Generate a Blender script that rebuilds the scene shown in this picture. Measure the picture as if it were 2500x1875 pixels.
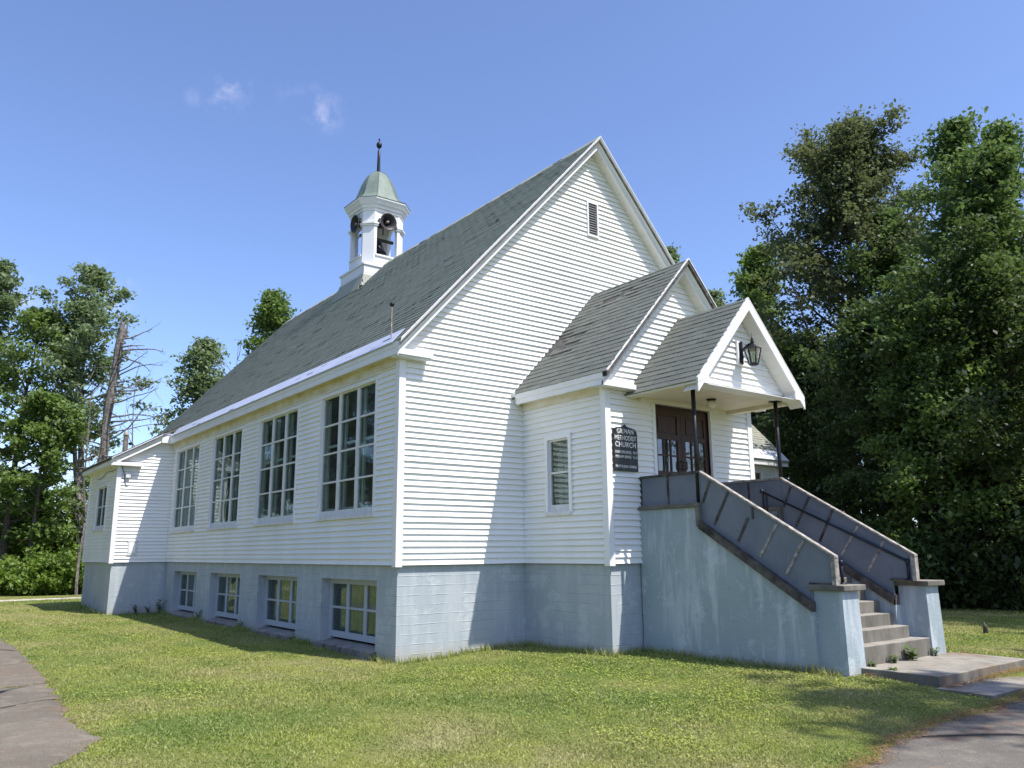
import bpy, math, random
import numpy as np
from mathutils import Vector, Matrix, Euler
random.seed(7); rng = np.random.default_rng(7)
scene = bpy.context.scene
for o in list(bpy.data.objects): bpy.data.objects.remove(o)
COL = scene.collection

# ------------------------------------------------------------------ camera (heights: z = 0 is the bottom edge of the church siding)
CAM = np.array([-6.776, -12.103, 0.195]); FPX = 1960.2; PITCH, ROLL, YAW = 0.20687, -0.00786, -0.65136
def cam_axes():
    fw0 = np.array([-math.sin(YAW), math.cos(YAW), 0]); rt = np.array([math.cos(YAW), math.sin(YAW), 0]); up = np.array([0, 0, 1.0])
    f = fw0*math.cos(PITCH) + up*math.sin(PITCH); u = np.cross(rt, f); c, s = math.cos(ROLL), math.sin(ROLL)
    return c*rt + s*u, -s*rt + c*u, f
RX, RU, RF = cam_axes()
cd = bpy.data.cameras.new('camera'); cam = bpy.data.objects.new('camera', cd); COL.objects.link(cam)
cam.matrix_world = Matrix(((RX[0], RU[0], -RF[0], CAM[0]), (RX[1], RU[1], -RF[1], CAM[1]), (RX[2], RU[2], -RF[2], CAM[2]), (0, 0, 0, 1)))
cd.sensor_width = 36; cd.lens = FPX/2500*36; cd.clip_end = 3000; cd.clip_start = .1
scene.camera = cam
def ray(u, v):
    return RX*(u-1250)/FPX - RU*(v-937.5)/FPX + RF
def at_depth(u, v, dist):                     # point on the pixel's ray at a horizontal distance from the camera
    d = ray(u, v); t = dist/math.hypot(d[0], d[1]); return CAM + d*t
def on_z(u, v, z):
    d = ray(u, v); return CAM + d*(z-CAM[2])/d[2]

# ------------------------------------------------------------------ light
SUN = Vector((.36, -1, 1.69)).normalized(); EL = math.asin(SUN.z); AZ = math.atan2(SUN.x, SUN.y)
w = bpy.data.worlds.new('World'); scene.world = w; w.use_nodes = True
nt = w.node_tree; nt.nodes.clear()
sky = nt.nodes.new('ShaderNodeTexSky'); sky.sky_type = 'NISHITA'; sky.sun_disc = False
sky.sun_elevation = EL; sky.sun_rotation = AZ; sky.air_density = .85; sky.dust_density = .7; sky.ozone_density = 8.0
bg = nt.nodes.new('ShaderNodeBackground'); bg.inputs[1].default_value = .15
wo = nt.nodes.new('ShaderNodeOutputWorld')
def wisps():
    tc = nt.nodes.new('ShaderNodeTexCoord'); nz = nt.nodes.new('ShaderNodeTexNoise'); nz.inputs['Scale'].default_value = 22; nz.inputs['Detail'].default_value = 7; nz.inputs['Roughness'].default_value = .62
    nt.links.new(tc.outputs['Generated'], nz.inputs['Vector'])
    tot = None
    for u, v, r, k in ((545,232,.020,.30),(575,218,.016,.36),(755,248,.018,.34),(795,278,.020,.36),(475,238,.010,.12),(690,226,.012,.10),(258,706,.026,.62),(225,720,.02,.4),(20,735,.03,.55),(60,1130,.05,.5),(150,1160,.05,.5)):
        d = Vector(ray(u, v)).normalized(); dp = nt.nodes.new('ShaderNodeVectorMath'); dp.operation = 'DISTANCE'; nt.links.new(tc.outputs['Generated'], dp.inputs[0]); dp.inputs[1].default_value = d
        mr = nt.nodes.new('ShaderNodeMapRange'); mr.interpolation_type = 'SMOOTHSTEP'; mr.inputs[1].default_value = r*1.5; mr.inputs[2].default_value = r*.2; mr.inputs[3].default_value = 0; mr.inputs[4].default_value = k; nt.links.new(dp.outputs['Value'], mr.inputs[0])
        if tot is None: tot = mr.outputs[0]
        else:
            m = nt.nodes.new('ShaderNodeMath'); m.operation = 'MAXIMUM'; nt.links.new(tot, m.inputs[0]); nt.links.new(mr.outputs[0], m.inputs[1]); tot = m.outputs[0]
    rp = nt.nodes.new('ShaderNodeMapRange'); rp.interpolation_type = 'SMOOTHSTEP'; rp.inputs[1].default_value = .42; rp.inputs[2].default_value = .72; nt.links.new(nz.outputs['Fac'], rp.inputs[0])
    m = nt.nodes.new('ShaderNodeMath'); m.operation = 'MULTIPLY'; nt.links.new(tot, m.inputs[0]); nt.links.new(rp.outputs[0], m.inputs[1])
    mx = nt.nodes.new('ShaderNodeMix'); mx.data_type = 'RGBA'; nt.links.new(m.outputs[0], mx.inputs[0]); nt.links.new(sky.outputs[0], mx.inputs[6]); mx.inputs[7].default_value = (3.6, 4.0, 4.8, 1)
    tn = nt.nodes.new('ShaderNodeMix'); tn.data_type = 'RGBA'; tn.blend_type = 'MULTIPLY'; tn.inputs[0].default_value = 1; nt.links.new(mx.outputs[2], tn.inputs[6]); tn.inputs[7].default_value = (1.13, .97, .95, 1)
    nt.links.new(tn.outputs[2], bg.inputs[0])
wisps()
nt.links.new(bg.outputs[0], wo.inputs[0])
sd = bpy.data.lights.new('sun', 'SUN'); sd.energy = 3.4; sd.angle = math.radians(.53); sd.color = (1, .95, .88)
so = bpy.data.objects.new('sun', sd); COL.objects.link(so); so.location = (10, -25, 40)
so.rotation_euler = SUN.to_track_quat('Z', 'Y').to_euler()
scene.view_settings.view_transform = 'Standard'; scene.view_settings.look = 'None'
scene.view_settings.exposure = 0.9; scene.view_settings.gamma = 1
scene.view_settings.use_curve_mapping = False
scene.render.engine = 'CYCLES'; scene.cycles.max_bounces = 8; scene.cycles.transparent_max_bounces = 12
scene.cycles.caustics_reflective = False; scene.cycles.caustics_refractive = False

# ------------------------------------------------------------------ helpers: meshes
WLOC = {}
class MB:
    def __init__(s): s.v = []; s.f = []
    def add(s, vs, fs):
        k = len(s.v); s.v += [tuple(map(float, a)) for a in vs]; s.f += [tuple(i+k for i in f) for f in fs]; return s
    def hexa(s, a, b):            # two quads of 4 corners each, b opposite a
        return s.add(list(a)+list(b), [(3,2,1,0),(4,5,6,7),(0,1,5,4),(1,2,6,5),(2,3,7,6),(3,0,4,7)])
    def box(s, x0, x1, y0, y1, z0, z1):
        if x0 > x1: x0, x1 = x1, x0
        if y0 > y1: y0, y1 = y1, y0
        if z0 > z1: z0, z1 = z1, z0
        return s.hexa([(x0,y0,z0),(x1,y0,z0),(x1,y1,z0),(x0,y1,z0)], [(x0,y0,z1),(x1,y0,z1),(x1,y1,z1),(x0,y1,z1)])
    def prism(s, poly, d):        # polygon of 3d points extruded by vector d
        n = len(poly); P = [Vector(p) for p in poly]; D = Vector(d)
        return s.add([tuple(p) for p in P]+[tuple(p+D) for p in P], [tuple(range(n))[::-1], tuple(range(n, 2*n))]+[(i, (i+1)%n, n+(i+1)%n, n+i) for i in range(n)])
    def tube(s, pts, rad, n=8, cap=True):
        pts = [Vector(p) for p in pts]; rad = rad if hasattr(rad, '__len__') else [rad]*len(pts); k = len(s.v)
        ref = None
        for i, p in enumerate(pts):
            t = (pts[min(i+1, len(pts)-1)]-pts[max(i-1, 0)]).normalized()
            if ref is None: ref = Vector((1,0,0)) if abs(t.x) < .8 else Vector((0,1,0))
            a = (ref - t*ref.dot(t)).normalized(); b = t.cross(a); ref = a
            for j in range(n):
                an = 2*math.pi*j/n; s.v.append(tuple(p+(a*math.cos(an)+b*math.sin(an))*rad[i]))
        for i in range(len(pts)-1):
            for j in range(n):
                j2 = (j+1)%n; s.f.append((k+i*n+j, k+i*n+j2, k+(i+1)*n+j2, k+(i+1)*n+j))
        if cap:
            s.f.append(tuple(k+j for j in range(n))[::-1]); s.f.append(tuple(k+(len(pts)-1)*n+j for j in range(n)))
        return s
    def lathe(s, prof, c, n=16, phase=0, fn=None):   # prof: (r, z) list; optional fn(r, ang) -> (x, y)
        k = len(s.v)
        for r, z in prof:
            for j in range(n):
                an = 2*math.pi*j/n+phase; s.v.append((c[0]+r*math.cos(an), c[1]+r*math.sin(an), c[2]+z))
        for i in range(len(prof)-1):
            for j in range(n):
                j2 = (j+1)%n; s.f.append((k+i*n+j, k+i*n+j2, k+(i+1)*n+j2, k+(i+1)*n+j))
        s.f.append(tuple(k+j for j in range(n))[::-1]); s.f.append(tuple(k+(len(prof)-1)*n+j for j in range(n)))
        return s
    def oct(s, rings, c, inner=None):          # rings: (Q, q, z): chamfered-square loops
        k = len(s.v)
        for Q, q, z in rings:
            for a, b in ((-q,-Q),(q,-Q),(Q,-q),(Q,q),(q,Q),(-q,Q),(-Q,q),(-Q,-q)): s.v.append((c[0]+a, c[1]+b, z))
        for i in range(len(rings)-1):
            for j in range(8):
                j2 = (j+1)%8; s.f.append((k+i*8+j, k+i*8+j2, k+(i+1)*8+j2, k+(i+1)*8+j))
        s.f.append(tuple(k+j for j in range(8))[::-1]); s.f.append(tuple(k+(len(rings)-1)*8+j for j in range(8)))
        return s
def link(o, parent=None):
    COL.objects.link(o)
    if parent is not None:
        o.parent = parent; o.matrix_parent_inverse = Matrix.Translation(-WLOC[parent.name])
    WLOC[o.name] = Vector(o.location)
    return o
def obj(name, mb, mat, parent=None, smooth=False, bevel=0):
    V = np.array(mb.v); base = np.array([(V[:,0].min()+V[:,0].max())/2, (V[:,1].min()+V[:,1].max())/2, V[:,2].min()])
    me = bpy.data.meshes.new(name); me.from_pydata([tuple(a) for a in V-base], [], mb.f); me.update()
    if mat is not None: me.materials.append(mat)
    if smooth: me.polygons.foreach_set('use_smooth', [True]*len(me.polygons))
    o = bpy.data.objects.new(name, me); o.location = base
    if bevel:
        b = o.modifiers.new('bevel', 'BEVEL'); b.width = bevel; b.segments = 2; b.limit_method = 'ANGLE'
    return link(o, parent)
def np_obj(name, V, F, mat, parent=None, smooth=False, base=None):
    V = np.asarray(V, np.float32); F = np.asarray(F, np.int32); base = np.array([V[:,0].mean(), V[:,1].mean(), V[:,2].min()]) if base is None else np.array(base)
    me = bpy.data.meshes.new(name); n, k = F.shape
    me.vertices.add(len(V)); me.vertices.foreach_set('co', (V-base).astype(np.float32).ravel())
    me.loops.add(n*k); me.loops.foreach_set('vertex_index', F.ravel())
    me.polygons.add(n); me.polygons.foreach_set('loop_start', np.arange(0, n*k, k, dtype=np.int32)); me.polygons.foreach_set('loop_total', np.full(n, k, np.int32))
    if smooth: me.polygons.foreach_set('use_smooth', np.ones(n, bool))
    me.update(calc_edges=True); me.materials.append(mat)
    o = bpy.data.objects.new(name, me); o.location = base
    return link(o, parent)
def empty(name, loc):
    o = bpy.data.objects.new(name, None); o.location = loc; o.empty_display_size = .3; return link(o)
def tag(o, label, cat, group=None):
    o['label'] = label; o['category'] = cat
    if group: o['group'] = group
    return o
def struct(o): o['kind'] = 'structure'; return o
def stuff(o): o['kind'] = 'stuff'; return o

# ------------------------------------------------------------------ helpers: materials
class NT:
    def __init__(s, name):
        s.m = bpy.data.materials.new(name); s.m.use_nodes = True; s.t = s.m.node_tree; s.t.nodes.clear()
        s.out = s.n('ShaderNodeOutputMaterial')
    def n(s, typ, **kw):
        a = s.t.nodes.new(typ)
        for k, v in kw.items():
            if k.startswith('i_'):
                key = k[2:]; a.inputs[int(key) if key.isdigit() else key.replace('_', ' ')].default_value = v
            else: setattr(a, k, v)
        return a
    def l(s, a, b): s.t.links.new(a, b)
    def pos(s): return s.n('ShaderNodeNewGeometry').outputs['Position']
    def noise(s, scale, vec=None, detail=4, rough=.55, stretch=None):
        a = s.n('ShaderNodeTexNoise'); a.inputs['Scale'].default_value = scale; a.inputs['Detail'].default_value = detail; a.inputs['Roughness'].default_value = rough
        vec = vec or s.pos()
        if stretch:
            mp = s.n('ShaderNodeMapping'); mp.inputs['Scale'].default_value = stretch; s.l(vec, mp.inputs[0]); vec = mp.outputs[0]
        s.l(vec, a.inputs['Vector']); return a.outputs['Fac']
    def ramp(s, fac, stops):
        a = s.n('ShaderNodeValToRGB'); e = a.color_ramp.elements
        while len(e) < len(stops): e.new(.5)
        for i, (p, c) in enumerate(stops):
            e[i].position = p; e[i].color = (*c, 1) if hasattr(c, '__len__') else (c, c, c, 1)
        s.l(fac, a.inputs[0]); return a.outputs[0]
    def mix(s, fac, a, b, mode='MIX'):
        m = s.n('ShaderNodeMix', data_type='RGBA', blend_type=mode)
        for key, v in ((0, fac), (6, a), (7, b)):
            if hasattr(v, 'is_linked') or isinstance(v, bpy.types.NodeSocket): s.l(v, m.inputs[key])
            elif key == 0: m.inputs[0].default_value = v
            else: m.inputs[key].default_value = (*v, 1)
        return m.outputs[2]
    def math(s, op, a, b=None):
        m = s.n('ShaderNodeMath', operation=op)
        for i, v in enumerate((a, b)):
            if v is None: continue
            if isinstance(v, bpy.types.NodeSocket): s.l(v, m.inputs[i])
            else: m.inputs[i].default_value = v
        return m.outputs[0]
    def bump(s, h, strength=.3, dist=.01):
        b = s.n('ShaderNodeBump'); b.inputs['Strength'].default_value = strength; b.inputs['Distance'].default_value = dist; s.l(h, b.inputs['Height']); return b.outputs[0]
    def princ(s, col, rough=.7, normal=None, metal=0, spec=.4):
        p = s.n('ShaderNodeBsdfPrincipled'); p.inputs['Metallic'].default_value = metal; p.inputs['Specular IOR Level'].default_value = spec
        if isinstance(col, bpy.types.NodeSocket): s.l(col, p.inputs['Base Color'])
        else: p.inputs['Base Color'].default_value = (*col, 1)
        if isinstance(rough, bpy.types.NodeSocket): s.l(rough, p.inputs['Roughness'])
        else: p.inputs['Roughness'].default_value = rough
        if normal is not None: s.l(normal, p.inputs['Normal'])
        return p.outputs[0]
    def done(s, sh): s.l(sh, s.out.inputs[0]); return s.m
def island(N): return N.n('ShaderNodeNewGeometry').outputs['Random Per Island']
def objrand(N): return N.n('ShaderNodeObjectInfo').outputs['Random']

def mat_paint(name, col, dirt=.12, dirt_col=(.42,.40,.33), rough=.5, scale=1.5):
    N = NT(name); n1 = N.noise(scale, stretch=(1,1,.35)); n2 = N.noise(35, detail=3)
    f = N.ramp(n1, [(.42, 0), (.75, 1)]); c = N.mix(N.math('MULTIPLY', f, dirt), col, dirt_col)
    r = objrand(N); c = N.mix(N.math('MULTIPLY', r, .06), c, (.55,.56,.58))
    return N.done(N.princ(c, rough, N.bump(n2, .08, .004)))
def mat_plain(name, col, rough=.6, metal=0, var=.15, scale=6, bump=.1):
    N = NT(name); n1 = N.noise(scale); dark = tuple(c*(1-var*1.6) for c in col); lite = tuple(min(1, c*(1+var)) for c in col)
    return N.done(N.princ(N.ramp(n1, [(.3, dark), (.7, lite)]), rough, N.bump(N.noise(scale*8), bump, .004), metal))
WHITE = (.84, .84, .82)
M = {}
M['siding'] = mat_paint('white_vinyl', WHITE, .22, (.48,.47,.41), scale=.9)
M['trim'] = mat_paint('white_trim', (.78,.78,.78), .12, scale=3)
M['oldtrim'] = mat_paint('weathered_white_paint', (.68,.69,.69), .45, (.35,.33,.29), .6, 9)
M['soffit'] = mat_paint('soffit_white', (.74,.73,.68), .25, (.55,.47,.30), .6, 2)
M['ceiling'] = mat_paint('cream_ceiling', (.74,.68,.56), .3, (.5,.42,.28), .6, 3)
def mat_stain():
    N = NT('stained_cream'); n = N.noise(3, stretch=(1,1,2)); n2 = N.noise(14)
    c = N.ramp(n, [(.3, (.70,.69,.64)), (.55, (.62,.57,.42)), (.8, (.50,.42,.24))]); c = N.mix(N.ramp(n2, [(.6, 0), (.75, .5)]), c, (.75,.74,.72))
    return N.done(N.princ(c, .65))
M['stain'] = mat_stain()
def mat_foundation(name, a, b, wear, boards=True, wear_amt=.75):
    N = NT(name); P = N.pos()
    n1 = N.noise(.9, P, 5); n2 = N.noise(5, P, 6, .65); streak = N.noise(3.2, P, 4, .6, (1.5,1.5,.22))
    c = N.mix(N.ramp(n1, [(.3, 0), (.7, 1)]), a, b)
    c = N.mix(N.math('MULTIPLY', N.ramp(streak, [(.48, 0), (.60, 1)]), wear_amt), c, wear); c = N.mix(N.math('MULTIPLY', N.ramp(N.noise(2.4, P, 7, .75), [(.54, 0), (.60, 1)]), .55), c, tuple(x*1.08 for x in wear))
    c = N.mix(N.ramp(n2, [(.62, 0), (.74, .45)]), c, tuple(x*.62 for x in a))
    sx = N.n('ShaderNodeSeparateXYZ'); N.l(P, sx.inputs[0])
    low = N.math('MULTIPLY', N.math('ADD', N.math('MULTIPLY', sx.outputs[2], -1.0), -1.28), 5.0)       # bare, splashed concrete just above the soil
    lown = N.math('MULTIPLY', low, N.math('ADD', N.noise(4, P), .15)); cl = N.n('ShaderNodeClamp'); N.l(lown, cl.inputs[0])
    c = N.mix(cl.outputs[0], c, (.40,.38,.33))
    h = N.noise(22, P, 5, .6)
    if boards:
        zz = N.math('ADD', N.math('MULTIPLY', sx.outputs[2], 6.3), N.math('MULTIPLY', N.noise(1.3, P), .25))
        fr = N.math('FRACT', zz); line = N.ramp(fr, [(0, 1), (.05, 0), (.93, 0), (1, 1)]); br = N.noise(2.1, P, 3)
        h = N.math('ADD', N.math('MULTIPLY', h, .35), N.math('MULTIPLY', line, N.ramp(br, [(.38, 0), (.62, 1)])))
        c = N.mix(N.math('MULTIPLY', line, N.ramp(br, [(.5, 0), (.7, .4)])), c, wear)
    return N.done(N.princ(c, .62, N.bump(h, .6, .012)))
M['found'] = mat_foundation('blue_grey_painted_concrete', (.335,.378,.405), (.375,.418,.445), (.46,.495,.515), True, .45)
M['stairwall'] = mat_foundation('sea_grey_painted_concrete', (.285,.345,.362), (.335,.395,.412), (.48,.53,.55), False)
def mat_concrete(name, col, needles=0):
    N = NT(name); P = N.pos(); n1 = N.noise(1.7, P, 6, .65); n2 = N.noise(28, P, 4); n3 = N.noise(4, P, 5, .7, (1,1,.4))
    c = N.ramp(n1, [(.3, tuple(x*.62 for x in col)), (.7, tuple(x*1.1 for x in col))])
    c = N.mix(N.ramp(n3, [(.52, 0), (.70, .7)]), c, (.12,.105,.08)); c = N.mix(N.ramp(n2, [(.6, 0), (.8, .4)]), c, (.50,.48,.42))
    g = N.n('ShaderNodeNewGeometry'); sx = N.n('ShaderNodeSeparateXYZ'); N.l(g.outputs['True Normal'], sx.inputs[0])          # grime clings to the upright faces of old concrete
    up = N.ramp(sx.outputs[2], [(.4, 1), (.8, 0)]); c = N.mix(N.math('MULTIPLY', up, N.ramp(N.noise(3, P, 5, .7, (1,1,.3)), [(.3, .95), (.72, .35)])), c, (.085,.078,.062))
    if needles:
        st = N.noise(55, P, 3, .6, (1,.25,1)); pt = N.noise(1.1, P, 5, .6); f = N.math('MULTIPLY', N.ramp(st, [(.48, 0), (.56, 1)]), N.ramp(pt, [(.47, 0), (.62, needles)])); c = N.mix(f, c, (.22,.11,.05))
    return N.done(N.princ(c, .88, N.bump(n2, .45, .008)))
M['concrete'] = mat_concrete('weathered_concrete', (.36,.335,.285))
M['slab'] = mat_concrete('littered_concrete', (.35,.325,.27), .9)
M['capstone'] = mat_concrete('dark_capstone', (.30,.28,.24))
def mat_shingle(name, a, b, per_obj=False, moss=(.20,.22,.17)):
    N = NT(name); P = N.pos(); r = objrand(N) if per_obj else island(N)
    c = N.ramp(r, [(0, a), (1, b)]); c = N.mix(N.math('MULTIPLY', N.ramp(N.noise(.8, P), [(.35, 0), (.7, 1)]), .45), c, moss)
    g = N.noise(160, P, 2); c = N.mix(.35, c, N.ramp(g, [(.3, tuple(x*.5 for x in a)), (.7, tuple(min(1, x*1.5) for x in b))]))
    return N.done(N.princ(c, .92, N.bump(g, .4, .004), spec=.2))
M['shingle'] = mat_shingle('grey_green_shingle', (.305,.315,.262), (.375,.385,.325), moss=(.36,.368,.285))
M['shingle_dark'] = mat_shingle('slate_grey_shingle', (.108,.118,.106), (.165,.177,.158), True, (.15,.162,.138))
M['underlay'] = mat_plain('torn_roof_felt', (.10,.095,.085), .9, var=.4, scale=9)
M['dripmetal'] = mat_plain('painted_eave_metal', (.60,.63,.72), .38, .25, .06, 2, .03)
M['darkwood'] = mat_plain('dark_weathered_wood', (.085,.075,.065), .8, var=.45, scale=7, bump=.4)
M['greywood'] = mat_plain('silvered_wood', (.33,.30,.26), .8, var=.4, scale=12, bump=.4)
def mat_panel():
    N = NT('grey_painted_plywood'); P = N.pos(); n = N.noise(1.6, P, 5); g = N.noise(9, P, 3, .6, (6,6,.5))
    c = N.ramp(n, [(.3, (.125,.145,.175)), (.72, (.185,.205,.235))]); c = N.mix(N.ramp(g, [(.60, 0), (.75, .4)]), c, (.33,.32,.31)); c = N.mix(N.ramp(N.noise(12, P), [(.66, 0), (.74, .7)]), c, (.09,.085,.08))
    return N.done(N.princ(c, .6, N.bump(g, .2, .004)))
M['panel'] = mat_panel()
def mat_brownwood():
    N = NT('dark_brown_door_wood'); n = N.noise(5, None, 6, .6, (7,7,.6)); c = N.ramp(n, [(.3, (.022,.011,.008)), (.7, (.066,.032,.022))])
    return N.done(N.princ(c, .42, N.bump(n, .2, .003)))
M['door'] = mat_brownwood()
M['black'] = mat_plain('black_iron', (.018,.018,.02), .42, .3, .3, 12)
M['rail'] = mat_plain('dark_blue_pipe', (.022,.026,.04), .4, .4, .3, 12)
def mat_sign():
    N = NT('black_sign_board'); n = N.noise(7, None, 5, .6, (1,1,3)); c = N.ramp(n, [(.45, (.012,.012,.013)), (.75, (.05,.05,.05))]); return N.done(N.princ(c, .38, N.bump(n, .25, .004)))
M['sign'] = mat_sign()
M['lettering'] = mat_plain('white_sign_paint', (.70,.70,.68), .6, 0, .15, 30)
def mat_copper():
    N = NT('green_copper'); P = N.pos(); n = N.noise(2.5, P, 5, .6, (1,1,.5)); c = N.ramp(n, [(.3, (.125,.165,.135)), (.7, (.205,.25,.21))]); return N.done(N.princ(c, .6, N.bump(N.noise(9, P), .15, .01)))
M['copper'] = mat_copper()
M['horn'] = mat_plain('dark_grey_horn', (.025,.025,.028), .5, 0, .25, 8)
M['hornlip'] = mat_plain('faded_horn_rim', (.35,.27,.24), .6, 0, .15, 8)
def mat_glass():
    N = NT('old_window_glass'); n = N.noise(3.0, None, 3); nb = N.bump(n, .10, .02)
    g = N.n('ShaderNodeBsdfGlossy'); g.inputs['Roughness'].default_value = .0; N.l(nb, g.inputs['Normal']); g.inputs['Color'].default_value = (.95,.97,.96,1)
    t = N.n('ShaderNodeBsdfTransparent'); t.inputs[0].default_value = (.80,.86,.83,1)
    f = N.n('ShaderNodeFresnel'); f.inputs[0].default_value = 1.62; N.l(nb, f.inputs[1])
    m = N.n('ShaderNodeMixShader'); bf = N.n('ShaderNodeNewGeometry').outputs['Backfacing']; N.l(N.math('MULTIPLY', N.math('MINIMUM', N.math('MULTIPLY', f.outputs[0], 2.3), 1.0), N.math('SUBTRACT', 1.0, bf)), m.inputs[0]); N.l(t.outputs[0], m.inputs[1]); N.l(g.outputs[0], m.inputs[2])
    df = N.n('ShaderNodeBsdfDiffuse'); df.inputs[0].default_value = (.42,.43,.42,1); m2 = N.n('ShaderNodeMixShader'); N.l(N.ramp(N.noise(5, None, 5, .6), [(.3, .01), (.7, .06)]), m2.inputs[0]); N.l(m.outputs[0], m2.inputs[1]); N.l(df.outputs[0], m2.inputs[2])     # dusty film
    return N.done(m2.outputs[0])
M['glass'] = mat_glass()
M['globe'] = mat_plain('frosted_globe', (.62,.58,.48), .25, 0, .08, 20)
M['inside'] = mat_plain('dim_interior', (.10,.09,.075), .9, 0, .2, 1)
def mat_plaid():
    N = NT('plaid_curtain'); s = N.n('ShaderNodeSeparateXYZ'); N.l(N.pos(), s.inputs[0])
    def band(sock, k, lo, hi): return N.ramp(N.math('FRACT', N.math('MULTIPLY', sock, k)), [(lo, 0), (lo+.03, 1), (hi, 1), (hi+.03, 0)])
    a = band(s.outputs[1], 4.6, .35, .6); b = band(s.outputs[2], 4.6, .35, .6); f = N.math('ADD', N.math('MULTIPLY', a, .45), N.math('MULTIPLY', b, .45))
    c = N.mix(f, (.55,.56,.57), (.10,.11,.12)); return N.done(N.princ(c, .9))
M['plaid'] = mat_plaid()
def mat_curtain():
    N = NT('grey_lace_curtain'); s = N.n('ShaderNodeSeparateXYZ'); N.l(N.pos(), s.inputs[0])
    f = N.ramp(N.math('FRACT', N.math('MULTIPLY', s.outputs[1], 6)), [(.1, .3), (.5, .8), (.9, .3)]); c = N.mix(f, (.10,.10,.10), (.34,.34,.35)); return N.done(N.princ(c, .9))
M['curtain'] = mat_curtain()

# ------------------------------------------------------------------ ground
GP = [(0,0,-1.575),(0,4.2,-1.52),(0,7.7,-1.49),(0,11.2,-1.49),(-1.5,14.3,-1.49),(-1.5,18.4,-1.40),(2.7,-.1,-1.465),(2.7,-2.3,-1.475),(3.4,-2.3,-1.40),(3.44,-5.5,-1.425),(3.5,-6.2,-1.44),(3.9,-7.0,-1.51),(6.4,-7.0,-1.49),
      (6.2,-5.9,-1.35),(9,-4,-1.36),(17,-1.5,-1.45),(-5,2,-1.57),(-5,9,-1.55),(-3,25,-1.52),(0,-8.2,-1.56),(3,-7.9,-1.55),(-2,-5,-1.56),(1,-4,-1.53),(-6.8,-12,-1.55),(8,3,-1.40),(17,-10,-1.5),(-20,20,-1.6),(0,34,-1.55)]
GPa = np.array(GP)
def gz(x, y):
    x = np.asarray(x, float); y = np.asarray(y, float)
    d2 = (x[..., None]-GPa[:,0])**2+(y[..., None]-GPa[:,1])**2; wt = 1/(d2+.6)**1.6
    wb = 1/(150.)**1.6
    return ((wt*GPa[:,2]).sum(-1)+wb*-1.5)/(wt.sum(-1)+wb)
def gzf(x, y): return float(gz(np.array(x), np.array(y)))
def mat_ground():
    N = NT('lawn_soil'); P = N.pos(); a = N.noise(.42, P, 6, .62); b = N.noise(1.1, P, 5, .6); d = N.noise(38, P, 5, .7); e = N.noise(9, P, 4, .6)
    c = N.ramp(a, [(.36, (.145,.195,.045)), (.46, (.215,.235,.062)), (.55, (.285,.265,.095)), (.66, (.35,.305,.15))])
    c = N.mix(N.ramp(b, [(.50, 0), (.66, .7)]), c, (.275,.285,.058)); c = N.mix(N.ramp(e, [(.52, 0), (.68, .55)]), c, (.35,.30,.14))
    c = N.mix(N.ramp(d, [(.35, .6), (.6, 0)]), c, (.095,.095,.034))
    sx = N.n('ShaderNodeSeparateXYZ'); N.l(P, sx.inputs[0]); sw = N.math('SINE', N.math('ADD', N.math('MULTIPLY', sx.outputs[0], 5.2), N.math('MULTIPLY', sx.outputs[1], .5))); c = N.mix(N.math('MULTIPLY', N.ramp(sw, [(.35, 0), (.65, 1)]), .16), c, (.12,.17,.035)); c = N.mix(1.0, c, (.93,1.0,.94), 'MULTIPLY')
    return N.done(N.princ(c, .95, N.bump(d, .9, .03), spec=.1))
M['ground'] = mat_ground()
def axis(lo, hi, step, far): return np.concatenate([[-far, -far*.5, -150, -80], np.arange(lo, hi+.01, step), [120, 200, far*.5, far]])
gx = axis(-40, 60, .8, 900); gy = axis(-40, 70, .8, 900)
X, Y = np.meshgrid(gx, gy, indexing='ij'); Zg = gz(X.ravel(), Y.ravel())
nx, ny = len(gx), len(gy); idx = np.arange(nx*ny).reshape(nx, ny)
F = np.stack([idx[:-1,:-1], idx[1:,:-1], idx[1:,1:], idx[:-1,1:]], -1).reshape(-1, 4)
ground = struct(np_obj('ground', np.stack([X.ravel(), Y.ravel(), Zg], -1), F, M['ground'], smooth=True, base=(0,0,0)))

def mat_asphalt(name, col, needles=.5, crack=.5):
    N = NT(name); P = N.pos(); n1 = N.noise(.9, P, 6, .6, (1, 1, 1)); g = N.noise(70, P, 3, .7); v = N.n('ShaderNodeTexVoronoi', feature='DISTANCE_TO_EDGE'); v.inputs['Scale'].default_value = .75
    wv = N.n('ShaderNodeVectorMath', operation='ADD'); N.l(P, wv.inputs[0]); nn = N.n('ShaderNodeTexNoise'); nn.inputs['Scale'].default_value = 2; N.l(P, nn.inputs['Vector']); N.l(nn.outputs['Color'], wv.inputs[1]); N.l(wv.outputs[0], v.inputs['Vector'])
    c = N.ramp(n1, [(.3, tuple(x*.75 for x in col)), (.7, tuple(x*1.2 for x in col))]); c = N.mix(N.ramp(g, [(.35, .6), (.6, 0)]), c, tuple(x*.35 for x in col)); c = N.mix(N.ramp(N.noise(5, P, 6, .7), [(.5, 0), (.7, .6)]), c, (.27,.235,.18)); c = N.mix(N.ramp(g, [(.6, 0), (.8, .5)]), c, (.34,.32,.29))
    c = N.mix(N.ramp(v.outputs[0], [(.0, crack), (.006, 0)]), c, (.04,.04,.035))
    c = N.mix(N.math('MULTIPLY', N.ramp(N.noise(1.6, P, 6, .65), [(.54, 0), (.68, 1)]), needles), c, (.26,.135,.065))
    return N.done(N.princ(c, .9, N.bump(g, .6, .008)))
M['asphalt'] = mat_asphalt('old_asphalt', (.18,.162,.135), .7, .4); M['pathasphalt'] = mat_asphalt('worn_path', (.182,.158,.120), .25, .0)
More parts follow.
